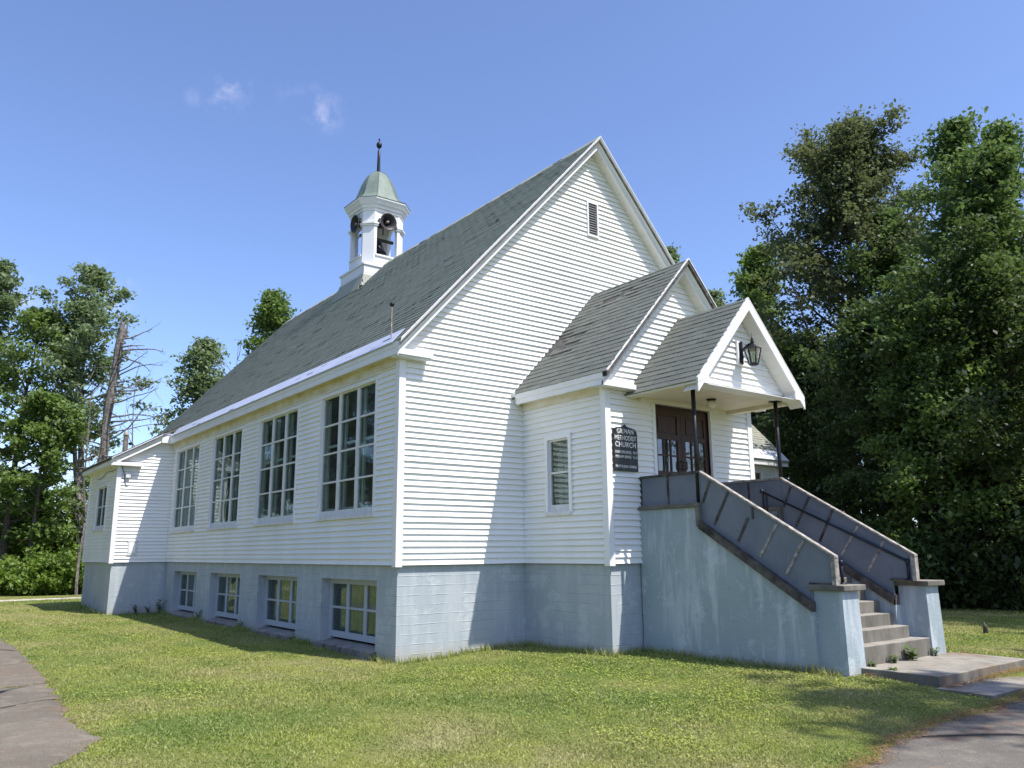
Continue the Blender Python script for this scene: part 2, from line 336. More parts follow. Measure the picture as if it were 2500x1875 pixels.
def sheet(name, poly, mat, lift, step=None, jit=.055, seed=1):        # a thin slab that follows the ground; ragged outline
    r = random.Random(seed); pts = []
    for i, (a, b) in enumerate(zip(poly, poly[1:]+poly[:1])):
        L = math.hypot(b[0]-a[0], b[1]-a[1]); n = max(1, int(L/.12))
        for k in range(n):
            t = k/n; j = jit if len(a) < 3 else a[2]; pts.append((a[0]+(b[0]-a[0])*t+r.uniform(-j, j), a[1]+(b[1]-a[1])*t+r.uniform(-j, j)))
    mb = MB(); n = len(pts); cx = sum(p[0] for p in pts)/n; cy = sum(p[1] for p in pts)/n
    K = 18; k0 = 0
    for q in range(K+1):
        f = q/K
        for p in pts:
            x, y = cx+(p[0]-cx)*(1-f), cy+(p[1]-cy)*(1-f); mb.v.append((x, y, gzf(x, y)+(lift+.012*min(1, q/3))*min(1, q+.25)))
    for q in range(K):
        for i in range(n):
            j = (i+1)%n; mb.f.append((q*n+i, q*n+j, (q+1)*n+j, (q+1)*n+i))
    return struct(obj(name, mb, mat, smooth=True)), pts
PATH_EDGE = [(-4.66,9.5),(-4.62,7.0),(-4.66,4.2),(-4.75,1.9),(-4.83,.2),(-4.92,-1.0),(-5.03,-2.2),(-4.96,-2.6),(-4.93,-3.1),(-5.15,-3.7),(-5.42,-4.1),(-5.9,-4.6)]
_, PATHPOLY1 = sheet('path', [(-4.60,13.5),(-4.66,9.5),(-4.62,7.0),(-4.66,4.2),(-5.02,3.9),(-8,3.5),(-9.0,13.5)], M['pathasphalt'], .025, seed=3)
_, PATHPOLY2 = sheet('path', [(-4.67,4.1),(-4.75,1.9),(-4.80,1.45),(-5.3,1.35),(-8,1.15),(-8,3.4),(-5.1,3.8)], M['pathasphalt'], .022, seed=4)
_, PATHPOLY3 = sheet('path', [(-4.80,1.36),(-4.83,.2),(-4.92,-1.0),(-5.05,-2.2),(-4.93,-2.7),(-4.95,-3.1),(-5.2,-3.7),(-5.6,-4.2),(-6.3,-4.8),(-9,-5.2),(-9,1.05),(-5.3,1.27)], M['pathasphalt'], .022, seed=5)
_, DRIVE = sheet('driveway', [(-1.6,-8.75),(-.45,-8.25),(.9,-7.92),(2.0,-7.80),(3.0,-7.85),(4.2,-7.80),(6.5,-7.75),(11,-7.6),(14,-8.2),(14,-12.5),(5,-14.5),(-4,-14.5),(-4,-10)], M['asphalt'], .02, seed=6)
_, WALKB = sheet('footpath', [(-12,26.2),(-3.2,25.7),(-.6,25.75),(1.4,26.0),(1.4,26.4),(-3,26.15),(-12,26.75)], mat_plain('pale_footpath', (.48,.45,.38), .9), .02, jit=.02, seed=7)

# ================================================================== the church
W, HX = 9.362, 4.681
SL = 1.1003                                             # main, vestibule and porch roofs share one pitch
EX, EZ = -.216, 3.816                                   # main eave edge (top of roof)
def zmain(x): return EZ+SL*((x if x <= HX else W-x)-EX)
YB = 17.3                                               # rear wall of the nave
LW, WP, WB = 14.326, 1.546, 18.45                       # side wing: front face, projection, rear
VX0, VX1, VD = 2.713, W-2.713, 2.283                    # vestibule
VR = 5.651; VEX = 2.44
def zvest(x): return VR-SL*abs(x-HX)
PX0, PX1, PY = 3.21, 6.152, -3.896; PR = 4.539
def zporch(x): return PR-SL*abs(x-HX)
E_ = .1034                                              # siding exposure
church = empty('church', (HX, 8, -1.5))
tag(church, 'white clapboard church with grey-green shingle roof, belfry and blue-grey foundation', 'church')

def P3(pl, u, d, z):            # plane: (axis, c, sign): d metres outwards from the face
    ax, c, s = pl
    return (u, c+s*d, z) if ax == 'y' else (c+s*d, u, z)
def slab3(mb, pl, u0, u1, z0, z1, d0, d1):
    mb.hexa([P3(pl,u0,d0,z0),P3(pl,u1,d0,z0),P3(pl,u1,d0,z1),P3(pl,u0,d0,z1)], [P3(pl,u0,d1,z0),P3(pl,u1,d1,z0),P3(pl,u1,d1,z1),P3(pl,u0,d1,z1)])
def shell(name, pl, u0, u1, z0, z1, holes, mat, depth=.13, parent=church, extra=None):
    mb = MB(); us = sorted({u0, u1, *[a for h in holes for a in h[:2] if u0 < a < u1]}); zs = sorted({z0, z1, *[a for h in holes for a in h[2:] if z0 < a < z1]})
    for a, b in zip(us, us[1:]):
        for c, d in zip(zs, zs[1:]):
            m = ((a+b)/2, (c+d)/2)
            if any(h[0] < m[0] < h[1] and h[2] < m[1] < h[3] for h in holes): continue
            slab3(mb, pl, a, b, c, d, -depth, 0)
    if extra: extra(mb)
    return obj(name, mb, mat, parent)
BOARDS = []
def siding(wall, pl, rng_at, z0, z1, holes, T0=.042, T1=.004, mat=None, e=E_):
    k = 0; zb = z0; mat = mat or M['siding']
    while zb < z1-.01:
        zt = min(zb+e, z1); cuts = sorted({zb, zt, *[q for h in holes for q in h[2:] if zb+.002 < q < zt-.002]})
        j = random.uniform(-.003, .003); bow = random.uniform(-.0015, .0015)
        for a, b in zip(cuts, cuts[1:]):
            ra, rb = rng_at(a), rng_at(b-1e-4)
            if ra is None or ra[1]-ra[0] < .02: continue
            if rb is None or rb[1]-rb[0] < 0: m = (ra[0]+ra[1])/2; rb = (m-.005, m+.005)
            iv = [(ra[0], ra[1])]
            for h in holes:
                if h[2] < (a+b)/2 < h[3]:
                    nv = []
                    for p, q in iv:
                        if h[1] <= p or h[0] >= q: nv.append((p, q)); continue
                        if h[0] > p: nv.append((p, h[0]))
                        if h[1] < q: nv.append((h[1], q))
                    iv = nv
            ta = T0+(T1-T0)*(a-zb)/e+j; tb = T0+(T1-T0)*(b-zb)/e+j
            for p, q in iv:
                p2 = rb[0] if p == ra[0] else p; q2 = rb[1] if q == ra[1] else q
                if q2 <= p2: q2 = p2+.004
                mb = MB(); BOARDS.append((wall, mb))
                mb.hexa([P3(pl,p,-.002,a+bow),P3(pl,q,-.002,a-bow),P3(pl,q2,-.002,b),P3(pl,p2,-.002,b)], [P3(pl,p,ta,a+bow),P3(pl,q,ta,a-bow),P3(pl,q2,tb,b),P3(pl,p2,tb,b)])
        zb = zt
def bar(name, pl, u0, u1, z0, z1, d0, d1, mat, parent):
    mb = MB(); slab3(mb, pl, u0, u1, z0, z1, d0, d1); return obj(name, mb, mat, parent)

def window(pl, u0, u1, z0, z1, cols, rows, side=.10, top=.085, bottom=.17, mull=.12, munt=.035, proud=.054, glass_d=-.02, mat=None, frame_mat=None, inner=True, curtain=None, inner_d=-.09, sill=True):
    mat = mat or M['trim']; fm = frame_mat or M['oldtrim']
    mb = MB()
    slab3(mb, pl, u0, u0+side*.62, z0, z1, -.06, proud); slab3(mb, pl, u1-side*.62, u1, z0, z1, -.06, proud)
    slab3(mb, pl, u0+side*.62, u1-side*.62, z1-top*.7, z1, -.06, proud-.002)
    win = obj('window', mb, mat, church)
    if sill: bar('sill', pl, u0+.02, u1-.02, z0-.012, z0+bottom*.28, -.06, proud+.022, fm, win)
    a0, a1, c0, c1 = u0+side*.62, u1-side*.62, z0+bottom*.28, z1-top*.7
    fr = MB(); sw = side*.38; tw = top*.3; bw = bottom*.72
    slab3(fr, pl, a0, a0+sw, c0, c1, -.045, .006); slab3(fr, pl, a1-sw, a1, c0, c1, -.045, .006); slab3(fr, pl, a0+sw, a1-sw, c1-tw, c1, -.045, .004); slab3(fr, pl, a0+sw, a1-sw, c0, c0+bw, -.045, .004)
    obj('sash', fr, fm, win)
    g0, g1, h0, h1 = a0+sw, a1-sw, c0+bw, c1-tw; cw = (g1-g0-mull*(cols-1))/cols; rh = (h1-h0-munt*(rows-1))/rows
    for c in range(1, cols): bar('mullion', pl, g0+c*cw+(c-1)*mull, g0+c*cw+c*mull, h0, h1, -.042, .003, fm, win)
    for c in range(cols):
        p = g0+c*(cw+mull)
        for r in range(rows):
            q = h0+r*(rh+munt)
            if r: bar('glazing_bar', pl, p, p+cw, q-munt+random.uniform(-.003,.003), q, -.038, .001+random.uniform(-.002,.002), fm, win)
            tl = random.uniform(-.003, .003); mb = MB(); mb.hexa([P3(pl,p-.006,glass_d-.004,q-.006),P3(pl,p+cw+.006,glass_d-.004+tl,q-.006),P3(pl,p+cw+.006,glass_d-.004,q+rh+.006),P3(pl,p-.006,glass_d-.004-tl,q+rh+.006)], [P3(pl,p-.006,glass_d,q-.006),P3(pl,p+cw+.006,glass_d+tl,q-.006),P3(pl,p+cw+.006,glass_d,q+rh+.006),P3(pl,p-.006,glass_d-tl,q+rh+.006)])
            obj('pane', mb, M['glass'], win)
    if inner:
        mb = MB()
        for c in range(cols):
            p = g0+c*(cw+mull); zm = h0+(h1-h0)*.56
            slab3(mb, pl, p-.02, p+.05, h0-.02, h1, inner_d-.04, inner_d); slab3(mb, pl, p+cw-.05, p+cw+.02, h0-.02, h1, inner_d-.04, inner_d); slab3(mb, pl, p+.05, p+cw-.05, zm, zm+.05, inner_d-.04, inner_d); slab3(mb, pl, p+.05, p+cw-.05, h0-.02, h0+.05, inner_d-.04, inner_d)
        obj('inner_sash', mb, M['trim'], win)
    if curtain:
        mb = MB(); n = 60; k = len(mb.v)
        for i in range(n+1):
            u = g0+(g1-g0)*i/n; d = inner_d-.09+.025*math.sin(i*1.1)
            mb.v += [P3(pl, u, d, h0-.05), P3(pl, u, d, h1+.03)]
        for i in range(n): mb.f.append((2*i, 2*i+2, 2*i+3, 2*i+1))
        obj('curtain', mb, curtain, win, smooth=True)
    return win

# --- nave, left side -----------------------------------------------------------------
PL = ('x', 0, -1)
WIN = [(.768,3.221),(4.35,6.748),(7.878,10.264),(11.408,13.804)]
H_L = [(a, b, .847, 3.366) for a, b in WIN]
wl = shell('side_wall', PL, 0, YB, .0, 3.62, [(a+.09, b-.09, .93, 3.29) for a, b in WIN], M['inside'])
siding(wl, PL, lambda z: (.0, LW), 0, 3.50, H_L)
for i, (a, b) in enumerate(WIN): window(PL, a, b, .847, 3.366, 3, 4, curtain=M['plaid'] if i == 3 else None)
bar('frieze', PL, .02, LW, 3.44, 3.60, 0, .05, M['stain'], church)
# --- nave, front -----------------------------------------------------------------
PF = ('y', 0, -1)
def front_rng(z):
    if z < 3.6: return (0, W)
    x = EX+(z+.235-EZ)/SL; return (x, W-x) if x < HX else None
VENT = (4.52, 4.845, 6.935, 7.75)
def gab(mb): mb.prism([(0,.13,3.62),(W,.13,3.62),(W,.13,zmain(W)-.24),(HX,.13,zmain(HX)-.24),(0,.13,zmain(0)-.24)], (0,-.13,0))
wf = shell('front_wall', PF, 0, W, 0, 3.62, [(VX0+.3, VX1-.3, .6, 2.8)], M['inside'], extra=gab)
siding(wf, PF, front_rng, 0, zmain(HX)-.24, [VENT, (VX0, VX1, -1, zvest(VX0)-.15)])
# gable vent
M['louvre'] = mat_plain('grey_louvre_paint', (.20,.20,.20), .7)
mb = MB(); a, b, c, d = VENT
slab3(mb, PF, a, a+.035, c, d, -.01, .06); slab3(mb, PF, b-.035, b, c, d, -.01, .06); slab3(mb, PF, a+.035, b-.035, d-.035, d, -.01, .058); slab3(mb, PF, a+.035, b-.035, c, c+.04, -.01, .065)
gv = obj('gable_vent', mb, M['trim'], church)
bar('vent_backing', PF, a+.03, b-.03, c+.03, d-.03, .001, .006, M['black'], gv)
for k in range(13):
    z = c+.05+k*(d-c-.09)/13; mb = MB(); mb.hexa([P3(PF,a+.035,.008,z+.045),P3(PF,b-.035,.008,z+.045),P3(PF,b-.035,.008,z+.052),P3(PF,a+.035,.008,z+.052)], [P3(PF,a+.035,.042,z),P3(PF,b-.035,.042,z),P3(PF,b-.035,.042,z+.009),P3(PF,a+.035,.042,z+.009)]); obj('louvre', mb, M['louvre'], gv)
# corner boards
def corner(x, y, sx, sy, z0, z1, wd=.075, t=.053):   # outside corner post, sx/sy point outwards
    mb = MB(); mb.box(x+sx*t, x-sx*wd, y+sy*t, y-sy*.0, z0, z1); mb.box(x+sx*t, x-sx*.0, y, y-sy*wd, z0, z1); return obj('corner_board', mb, M['trim'], church)
corner(0, 0, -1, -1, -.03, 3.6); corner(W, 0, 1, -1, -.03, 3.6)
# other nave walls (seen only from the sides)
shell('side_wall', ('x', W, 1), 0, YB, 0, 3.62, [], M['siding'])
def gab2(mb): mb.prism([(0,YB-.13,3.62),(W,YB-.13,3.62),(W,YB-.13,zmain(W)-.24),(HX,YB-.13,zmain(HX)-.24),(0,YB-.13,zmain(0)-.24)], (0,.13,0))
shell('rear_wall', ('y', YB, 1), 0, W, 0, 3.62, [], M['siding'], extra=gab2)
mb = MB(); mb.box(.14, W-.14, .14, YB-.14, -.14, -.02); obj('nave_floor', mb, M['inside'], church)
mb = MB(); mb.box(.14, W-.14, .14, YB-.14, 3.63, 3.68); obj('nave_ceiling', mb, M['inside'], church)

# --- roofs -----------------------------------------------------------------
YR0, YR1 = -.37, 17.62
def gable_roof(name, ridge_x, ridge_z, x0, x1, y0, y1, th, mat):
    mb = MB(); zl = ridge_z-SL*(ridge_x-x0); zr = ridge_z-SL*(x1-ridge_x)
    mb.prism([(x0,y0,zl),(ridge_x,y0,ridge_z),(x1,y0,zr),(x1,y0,zr-th),(ridge_x,y0,ridge_z-th),(x0,y0,zl-th)], (0,y1-y0,0))
    return obj(name, mb, mat, church)
roof = gable_roof('roof', HX, zmain(HX)-.02, EX, W-EX, YR0+.02, YR1, .10, M['underlay'])
EXPO, TAB = .132, .305
def shingle_field(y0, y1, S, side, ridge_x, ridge_z, x_e, expo=EXPO, skip=None, lift=0):
    """all tabs of one slope in one array: rows run along y; side -1 left slope, +1 right slope"""
    c = 1/math.hypot(1, SL); ux, uz = -side*c, SL*c       # up-slope direction in xz
    nx_, nz_ = side*SL*c, c                                  # outward normal
    L = abs(ridge_x-x_e)/c; rows = int(L/expo)+1; V = []; Fq = []
    z_e = ridge_z-SL*abs(ridge_x-x_e)
    for r in range(rows):
        t0 = r*expo-.015; t1 = min(t0+expo+.05, L); off = (r%2)*.5*TAB+random.uniform(-.02,.02); n = int((y1-y0)/TAB)+2; sag = .004*math.sin(r*1.3)
        for k in range(n):
            a = max(y0, y0+k*TAB-off+.004); b = min(y1, y0+(k+1)*TAB-off-.004)
            if b-a < .02 or (skip and skip(r, (a+b)/2)): continue
            h0 = .017+random.uniform(-.005,.007)+(.015 if random.random() < .05 else 0)+lift; h1 = .002+lift; dt = random.uniform(-.004,.004)
            k0 = len(V)
            for (t, h) in ((t0+dt, h0), (t1, h1)):
                for y in (a, b): V.append((x_e+ux*t+nx_*h, y, z_e+uz*t+nz_*h))
            for y in (a, b): V.append((x_e+ux*(t0+dt)+nx_*(lift-.002), y, z_e+uz*(t0+dt)+nz_*(lift-.002)))
            Fq += [(k0, k0+1, k0+3, k0+2), (k0+4, k0+5, k0+1, k0)]
    return V, Fq
V, Fq = shingle_field(YR0, YR1, SL, -1, HX, zmain(HX)-.016, EX, .138)
stuff(np_obj('shingles', V, Fq, M['shingle'], roof))
V, Fq = shingle_field(YR0, YR1, SL, 1, HX, zmain(HX)-.016, W-EX)
stuff(np_obj('shingles', V, Fq, M['shingle'], roof))
for k in range(60):        # ridge caps
    y = YR0+k*.3; mb = MB(); mb.prism([(HX-.13,y,zmain(HX)-.135),(HX,y,zmain(HX)+.012),(HX+.13,y,zmain(HX)-.135),(HX+.13,y,zmain(HX)-.155),(HX,y,zmain(HX)-.008),(HX-.13,y,zmain(HX)-.155)], (0,.33,-.006))
    if y < 17.4: obj('ridge_cap', mb, M['shingle'], roof)
# painted metal along the left eave, in lengths, kicked out over the fascia
def eave_metal(y0, y1, n):
    for k in range(n):
        a, b = y0+(y1-y0)*k/n, y0+(y1-y0)*(k+1)/n-.004
        x1 = EX+.215; q = [(EX-.045, EZ-.045), (x1, EZ+SL*.215+.016)]
        mb = MB(); mb.hexa([(q[0][0],a,q[0][1]),(q[0][0],b,q[0][1]),(q[1][0],b,q[1][1]),(q[1][0],a,q[1][1])], [(q[0][0]+.004,a,q[0][1]+.022),(q[0][0]+.004,b,q[0][1]+.022),(q[1][0]+.0,b,q[1][1]+.014),(q[1][0],a,q[1][1]+.014)])
        obj('eave_metal', mb, M['dripmetal'], roof)
eave_metal(-.12, 14.02, 5)
# eave fascia and soffit
mb = MB(); mb.box(EX-.012, EX+.018, -.27, 14.05, 3.69, 3.785); obj('fascia', mb, M['trim'], church)
mb = MB(); mb.box(EX-.003, EX+.018, -.268, 14.05, 3.575, 3.688); obj('fascia', mb, M['trim'], church)
mb = MB(); mb.box(EX+.019, -.001, -.26, 14.05, 3.60, 3.612); obj('soffit', mb, M['stain'], church)
mb = MB(); mb.box(W+.001, W-EX, -.26, YR1, 3.57, 3.66); obj('soffit', mb, M['trim'], church)

def rake(xe, ze, xr, zr, yw, out, crown, strip, mat_crown, mat_strip, parent=church, eps=0):
    """crown moulding and flat strip under one sloping edge; out = reach of the strip in front of wall plane yw"""
    d = (xr-xe, 0, zr-ze); s = yw-out
    obj('rake_moulding', MB().prism([(xe,s-.105,ze),(xe,s-.105,ze-.022),(xe,s-.004,ze-crown),(xe,s+.02,ze-crown),(xe,s+.02,ze)], d), mat_crown, parent)
    obj('rake_board', MB().prism([(xe,s,ze-crown-.001),(xe,s,ze-crown-strip),(xe,s+.03,ze-crown-strip),(xe,s+.03,ze-crown-.001)], d), mat_strip, parent)
def drip(xe, ze, xr, zr, y, parent=church): obj('drip_edge', MB().prism([(xe,y-.012,ze-.012),(xe,y-.012,ze+.010),(xe,y+.03,ze+.010),(xe,y+.03,ze-.012)], (xr-xe,0,zr-ze)), M['trim'], parent)
zr = zmain(HX)-.03; ze = EZ-.03
rake(EX, ze, HX-.0005, zr, 0, .265, .15, .10, M['trim'], M['trim']); rake(W-EX, ze, HX+.0005, zr, 0, .265, .15, .10, M['trim'], M['trim'])
drip(EX, ze+.02, HX-.001, zr+.02, -.37); drip(W-EX, ze+.02, HX+.001, zr+.02, -.37)
def rake_soffit(xe, ze, xr, zr, y0, y1, drop, n, parent=church):
    for k in range(n):
        a, b = k/n, (k+1)/n-.006/ max(.3, abs(xr-xe)/n)/n
        p = (xe+(xr-xe)*a, ze+(zr-ze)*a-drop); q = (xe+(xr-xe)*b, ze+(zr-ze)*b-drop); j = random.uniform(-.002, .002)
        obj('soffit_panel', MB().prism([(p[0],y0,p[1]+j),(q[0],y0,q[1]+j),(q[0],y0,q[1]+.012),(p[0],y0,p[1]+.012)], (0,y1-y0,0)), M['soffit'], parent)
rake_soffit(EX, ze, HX, zr, -.236, -.0, .225, 26); rake_soffit(W-EX, ze, HX, zr, -.236, -.0, .225, 26)
# eave return at the left front corner
mb = MB(); mb.box(EX-.002, .50, -.268, -.02, 3.565, 3.66); er = obj('eave_return', mb, M['trim'], church)
mb = MB(); mb.prism([(EX+.02,-.25,3.661),(.495,-.25,3.661),(.495,-.02,3.72),(EX+.02,-.02,3.72)], (0,0,.012)); obj('return_cap', mb, M['oldtrim'], er)
mb = MB(); mb.box(EX+.02, .46, -.24, -.0, 3.535, 3.564); obj('return_soffit', mb, M['oldtrim'], er)
mb = MB(); mb.box(W-.50, W-EX+.002, -.268, -.02, 3.565, 3.66); obj('eave_return', mb, M['trim'], church)

# --- foundation -----------------------------------------------------------------
ZB = -1.9; IN = .032
BW = [(.745,3.004),(4.212,6.459),(7.679,9.969),(11.192,13.431)]
PLF = ('x', IN, -1)
shell('foundation', PLF, IN, YB, ZB, -.004, [(a, b, -1.44, -.266) for a, b in BW], M['found'], .32)
mb = MB(); mb.box(IN+.32, VX0+.5, IN, IN+.3, ZB, -.004); obj('foundation', mb, M['found'], church)
mb = MB(); mb.box(W-IN-.3, W-IN, IN, YB, ZB, -.004); mb.box(VX1-.5, W-IN-.301, IN, IN+.3, ZB, -.004); mb.box(IN+.33, W-IN-.301, YB-.3, YB-.002, ZB, -.004); obj('foundation', mb, M['found'], church)
mb = MB(); mb.box(.4, W-.4, .4, YB-.4, -1.78, -1.7); obj('basement_floor', mb, M['inside'], church)
mb = MB(); mb.box(1.9, 1.95, .4, YB-.4, -1.7, -.15); obj('basement_partition', mb, M['inside'], church)
PLB = ('x', IN+.19, -1)
M['bluetrim'] = mat_paint('pale_blue_window_paint', (.40,.44,.485), .4, (.36,.36,.33), .6, 7)
for a, b in BW:
    wn = window(PLB, a+.001, b-.001, -1.40, -.267, 3, 2, side=.10, top=.10, bottom=.16, mull=.11, munt=.04, proud=.012, mat=M['bluetrim'], frame_mat=M['bluetrim'], inner=False, curtain=M['curtain'], sill=False)
    mb = MB(); n = 14          # rough concrete sill, bulging in front of the wall
    for i in range(n):
        y0 = a-.04+(b-a+.12)*i/n; y1 = a-.04+(b-a+.12)*(i+1)/n; j = .02*math.sin(i*1.7); mb.hexa([(IN-.15+j,y0,ZB+.3),(IN-.15-j,y1,ZB+.3),(IN+.26,y1,ZB+.3),(IN+.26,y0,ZB+.3)], [(IN-.11+j,y0,-1.455+j*.5),(IN-.11-j,y1,-1.455-j*.5),(IN+.26,y1,-1.398),(IN+.26,y0,-1.398)])
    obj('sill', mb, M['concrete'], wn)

# --- left wing -----------------------------------------------------------------
PW, PWF = ('x', -WP, -1), ('y', LW, -1)
def zwing(x): return 3.10+.578*(x+1.81)
WW = (15.46, 17.17, .958, 2.435)
ww = shell('wing_wall', PW, LW, WB, 0, 2.95, [(15.55,17.08,1.05,2.37)], M['inside']); siding(ww, PW, lambda z: (LW, WB), 0, 2.93, [WW])
window(PW, *WW, 2, 2, side=.14, top=.13, bottom=.17, mull=.07)
def wf_top(mb): mb.prism([(-WP,LW+.13,2.95),(0,LW+.13,2.95),(0,LW+.13,zwing(0)-.26),(-WP,LW+.13,zwing(-WP)-.26)], (0,-.13,0))
wwf = shell('wing_wall', PWF, -WP, 0, 0, 2.95, [], M['inside'], extra=wf_top)
def wing_rng(z):
    x = -1.81+(z+.24-3.10)/.578; return (max(-WP, x), -.03) if x < -.1 else None
siding(wwf, PWF, wing_rng, 0, 3.75, [])
corner(-WP, LW, -1, -1, -.03, 2.92); bar('inside_corner', PWF, -.03, -.001, 0, 3.6, 0, .052, M['trim'], church); bar('corner_board', PW, WB-.08, WB+.02, -.02, 2.95, 0, .053, M['trim'], church)
mb = MB(); mb.box(-WP, .0, WB-.13, WB, 0, 3.0); mb.box(-.13, 0, YB, WB-.131, 0, 3.0); obj('wing_wall', mb, M['siding'], church)
mb = MB(); mb.box(-WP+IN, -WP+.32, LW+IN, WB-IN, ZB, -.004); mb.box(-WP+.321, IN-.002, LW+IN, LW+.32, ZB, -.004); mb.box(-WP+.321, IN-.002, WB-.32, WB-IN, ZB, -.004); obj('foundation', mb, M['found'], church)
XW0 = -1.83
mb = MB(); mb.prism([(XW0,14.0,zwing(XW0)-.02),(.1,14.0,zwing(.1)-.02),(.1,14.0,zwing(.1)-.10),(XW0,14.0,zwing(XW0)-.10)], (0,4.72,0)); wr = obj('wing_roof', mb, M['underlay'], church)
V = []; Fq = []; c = 1/math.hypot(1, .578)
for r in range(17):
    for k in range(17):
        t0 = r*.135-.02; y0 = 13.99+k*.305-(r%2)*.15; y1 = min(y0+.297, 18.74); y0 = max(y0, 13.99)
        if y1-y0 < .02: continue
        k0 = len(V); h = .012+random.uniform(0,.006)
        for t, hh in ((t0, h), (t0+.18, .003)):
            for y in (y0, y1): V.append((XW0+c*t-.5*hh, y, zwing(XW0)-.02+.578*c*t+c*hh))
        for y in (y0, y1): V.append((XW0+c*t0, y, zwing(XW0)-.022+.578*c*t0))
        Fq += [(k0,k0+1,k0+3,k0+2),(k0+4,k0+5,k0+1,k0)]
stuff(np_obj('shingles', V, Fq, M['shingle'], wr))
zz = lambda x: zwing(x)-.03
d = (-.45-XW0, 0, zz(-.45)-zz(XW0))
obj('rake_moulding', MB().prism([(XW0,13.985,zz(XW0)),(XW0,13.985,zz(XW0)-.02),(XW0,14.085,zz(XW0)-.17),(XW0,14.11,zz(XW0)-.17),(XW0,14.11,zz(XW0))], d), M['trim'], church)
obj('rake_board', MB().prism([(XW0+.02,14.08,zz(XW0)-.165),(XW0+.02,14.08,zz(XW0)-.235),(XW0+.02,14.11,zz(XW0)-.235),(XW0+.02,14.11,zz(XW0)-.165)], d), M['trim'], church)
obj('rake_soffit', MB().prism([(XW0+.02,14.111,zz(XW0)-.215),(XW0+.02,14.325,zz(XW0)-.215),(XW0+.02,14.325,zz(XW0)-.205),(XW0+.02,14.111,zz(XW0)-.205)], d), M['soffit'], church)
mb = MB(); mb.box(-.455, .0, 14.03, 14.325, 3.60, 3.86); obj('eave_block', mb, M['trim'], church)
mb = MB(); mb.box(-.46, -.10, 14.0, 14.3, 3.861, 3.885); obj('block_cap', mb, M['dripmetal'], church)
mb = MB(); mb.box(XW0+.01, XW0+.04, 14.0, 18.7, zz(XW0)-.06, zz(XW0)-.005); mb.hexa([(XW0+.02,14.09,zz(XW0)-.19),(XW0+.02,18.7,zz(XW0)-.19),(-WP,18.7,2.86),(-WP,14.09,2.86)],[(XW0+.02,14.09,zz(XW0)-.06),(XW0+.02,18.7,zz(XW0)-.06),(-WP,18.7,2.95),(-WP,14.09,2.95)]); obj('wing_eave', mb, M['soffit'], church)
mb = MB(); mb.box(XW0+.05, -.93, 14.07, 14.32, 2.84, 2.925); er = obj('eave_return', mb, M['trim'], church)
mb = MB(); mb.prism([(XW0+.06,14.08,2.926),(-.94,14.08,2.926),(-.94,14.32,2.97),(XW0+.06,14.32,2.97)], (0,0,.01)); obj('return_cap', mb, M['oldtrim'], er)
# small wall fittings on the wing
mb = MB(); slab3(mb, PWF, -1.11, -.86, .23, .60, .0, .05); slab3(mb, PWF, -1.13, -.84, .60, .635, 0, .055); slab3(mb, PWF, -1.13, -.84, .20, .23, 0, .055); vb = obj('wall_vent', mb, M['oldtrim'], church)
mb = MB(); slab3(mb, PWF, -1.07, -.90, .27, .56, .05, .056); obj('vent_screen', mb, M['siding'], vb)
mb = MB(); slab3(mb, PWF, -1.36, -1.22, 2.48, 2.66, 0, .11); eb = obj('junction_box', mb, M['oldtrim'], church, bevel=.02)
cw = [(-1.50,14.26,2.86),(-1.44,14.25,2.72),(-1.38,14.27,2.55),(-1.37,14.28,2.40),(-1.33,14.28,2.28),(-1.25,14.28,2.25)]
obj('service_cable', MB().tube(cw, .010, 6), M['black'], church)
cw = [(-1.60,14.3+k*.35,2.80-.05*math.sin(k*1.2)-.02*k) for k in range(9)]; obj('service_cable', MB().tube(cw, .012, 6), M['greywood'], church)

# --- vestibule -----------------------------------------------------------------
PV, PVF = ('x', VX0, -1), ('y', -VD, -1)
VW = (-1.425, -.70, .85, 2.29)
FL = .80                                                   # porch floor
vw = shell('vestibule_wall', PV, -VD, -.001, 0, 3.06, [(-1.35,-.77,.92,2.22)], M['inside']); siding(vw, PV, lambda z: (-VD, -.03), 0, 2.94, [VW])
window(PV, *VW, 1, 2, side=.12, top=.11, bottom=.18, munt=.035, curtain=M['plaid'], inner=False)
bar('inside_corner', PV, -.03, -.001, 0, 3.02, 0, .052, M['trim'], church); bar('frieze', PV, -VD, -.03, 2.86, 3.04, 0, .05, M['stain'], church)
DO = (3.908, 5.427, FL, 2.80)
def vgab(mb): mb.prism([(VX0,-VD+.13,3.06),(VX1,-VD+.13,3.06),(VX1,-VD+.13,zvest(VX1)-.23),(HX,-VD+.13,VR-.23),(VX0,-VD+.13,zvest(VX0)-.23)], (0,-.13,0))
vf = shell('vestibule_wall', PVF, VX0, VX1, 0, 3.06, [DO], M['inside'], extra=vgab)
def vest_rng(z):
    if z < 2.95: return (VX0, VX1)
    x = VEX+(z+.225-zvest(VEX))/SL; return (x, W-x) if x < HX else None
siding(vf, PVF, vest_rng, 0, VR-.24, [(DO[0]-.07, DO[1]+.07, -.2, DO[3]+.07), (3.46, 5.90, -.2, .96)])
shell('vestibule_wall', ('x', VX1, 1), -VD, -.001, 0, 3.06, [], M['siding'])
corner(VX0, -VD, -1, -1, -.035, 2.95); corner(VX1, -VD, 1, -1, -.035, 2.95)
mb = MB(); mb.box(VX0+.13, VX1-.13, -VD+.13, 0, FL-.1, FL-.005); obj('vestibule_floor', mb, M['inside'], church)
mb = MB(); mb.box(VX0+IN, VX0+.3, -VD+IN, IN, ZB, -.004); mb.box(VX1-.3, VX1-IN, -VD+IN, IN, ZB, -.004); mb.box(VX0+.301, VX1-.301, -VD+IN, -VD+.3, ZB, -.004); obj('foundation', mb, M['found'], church)
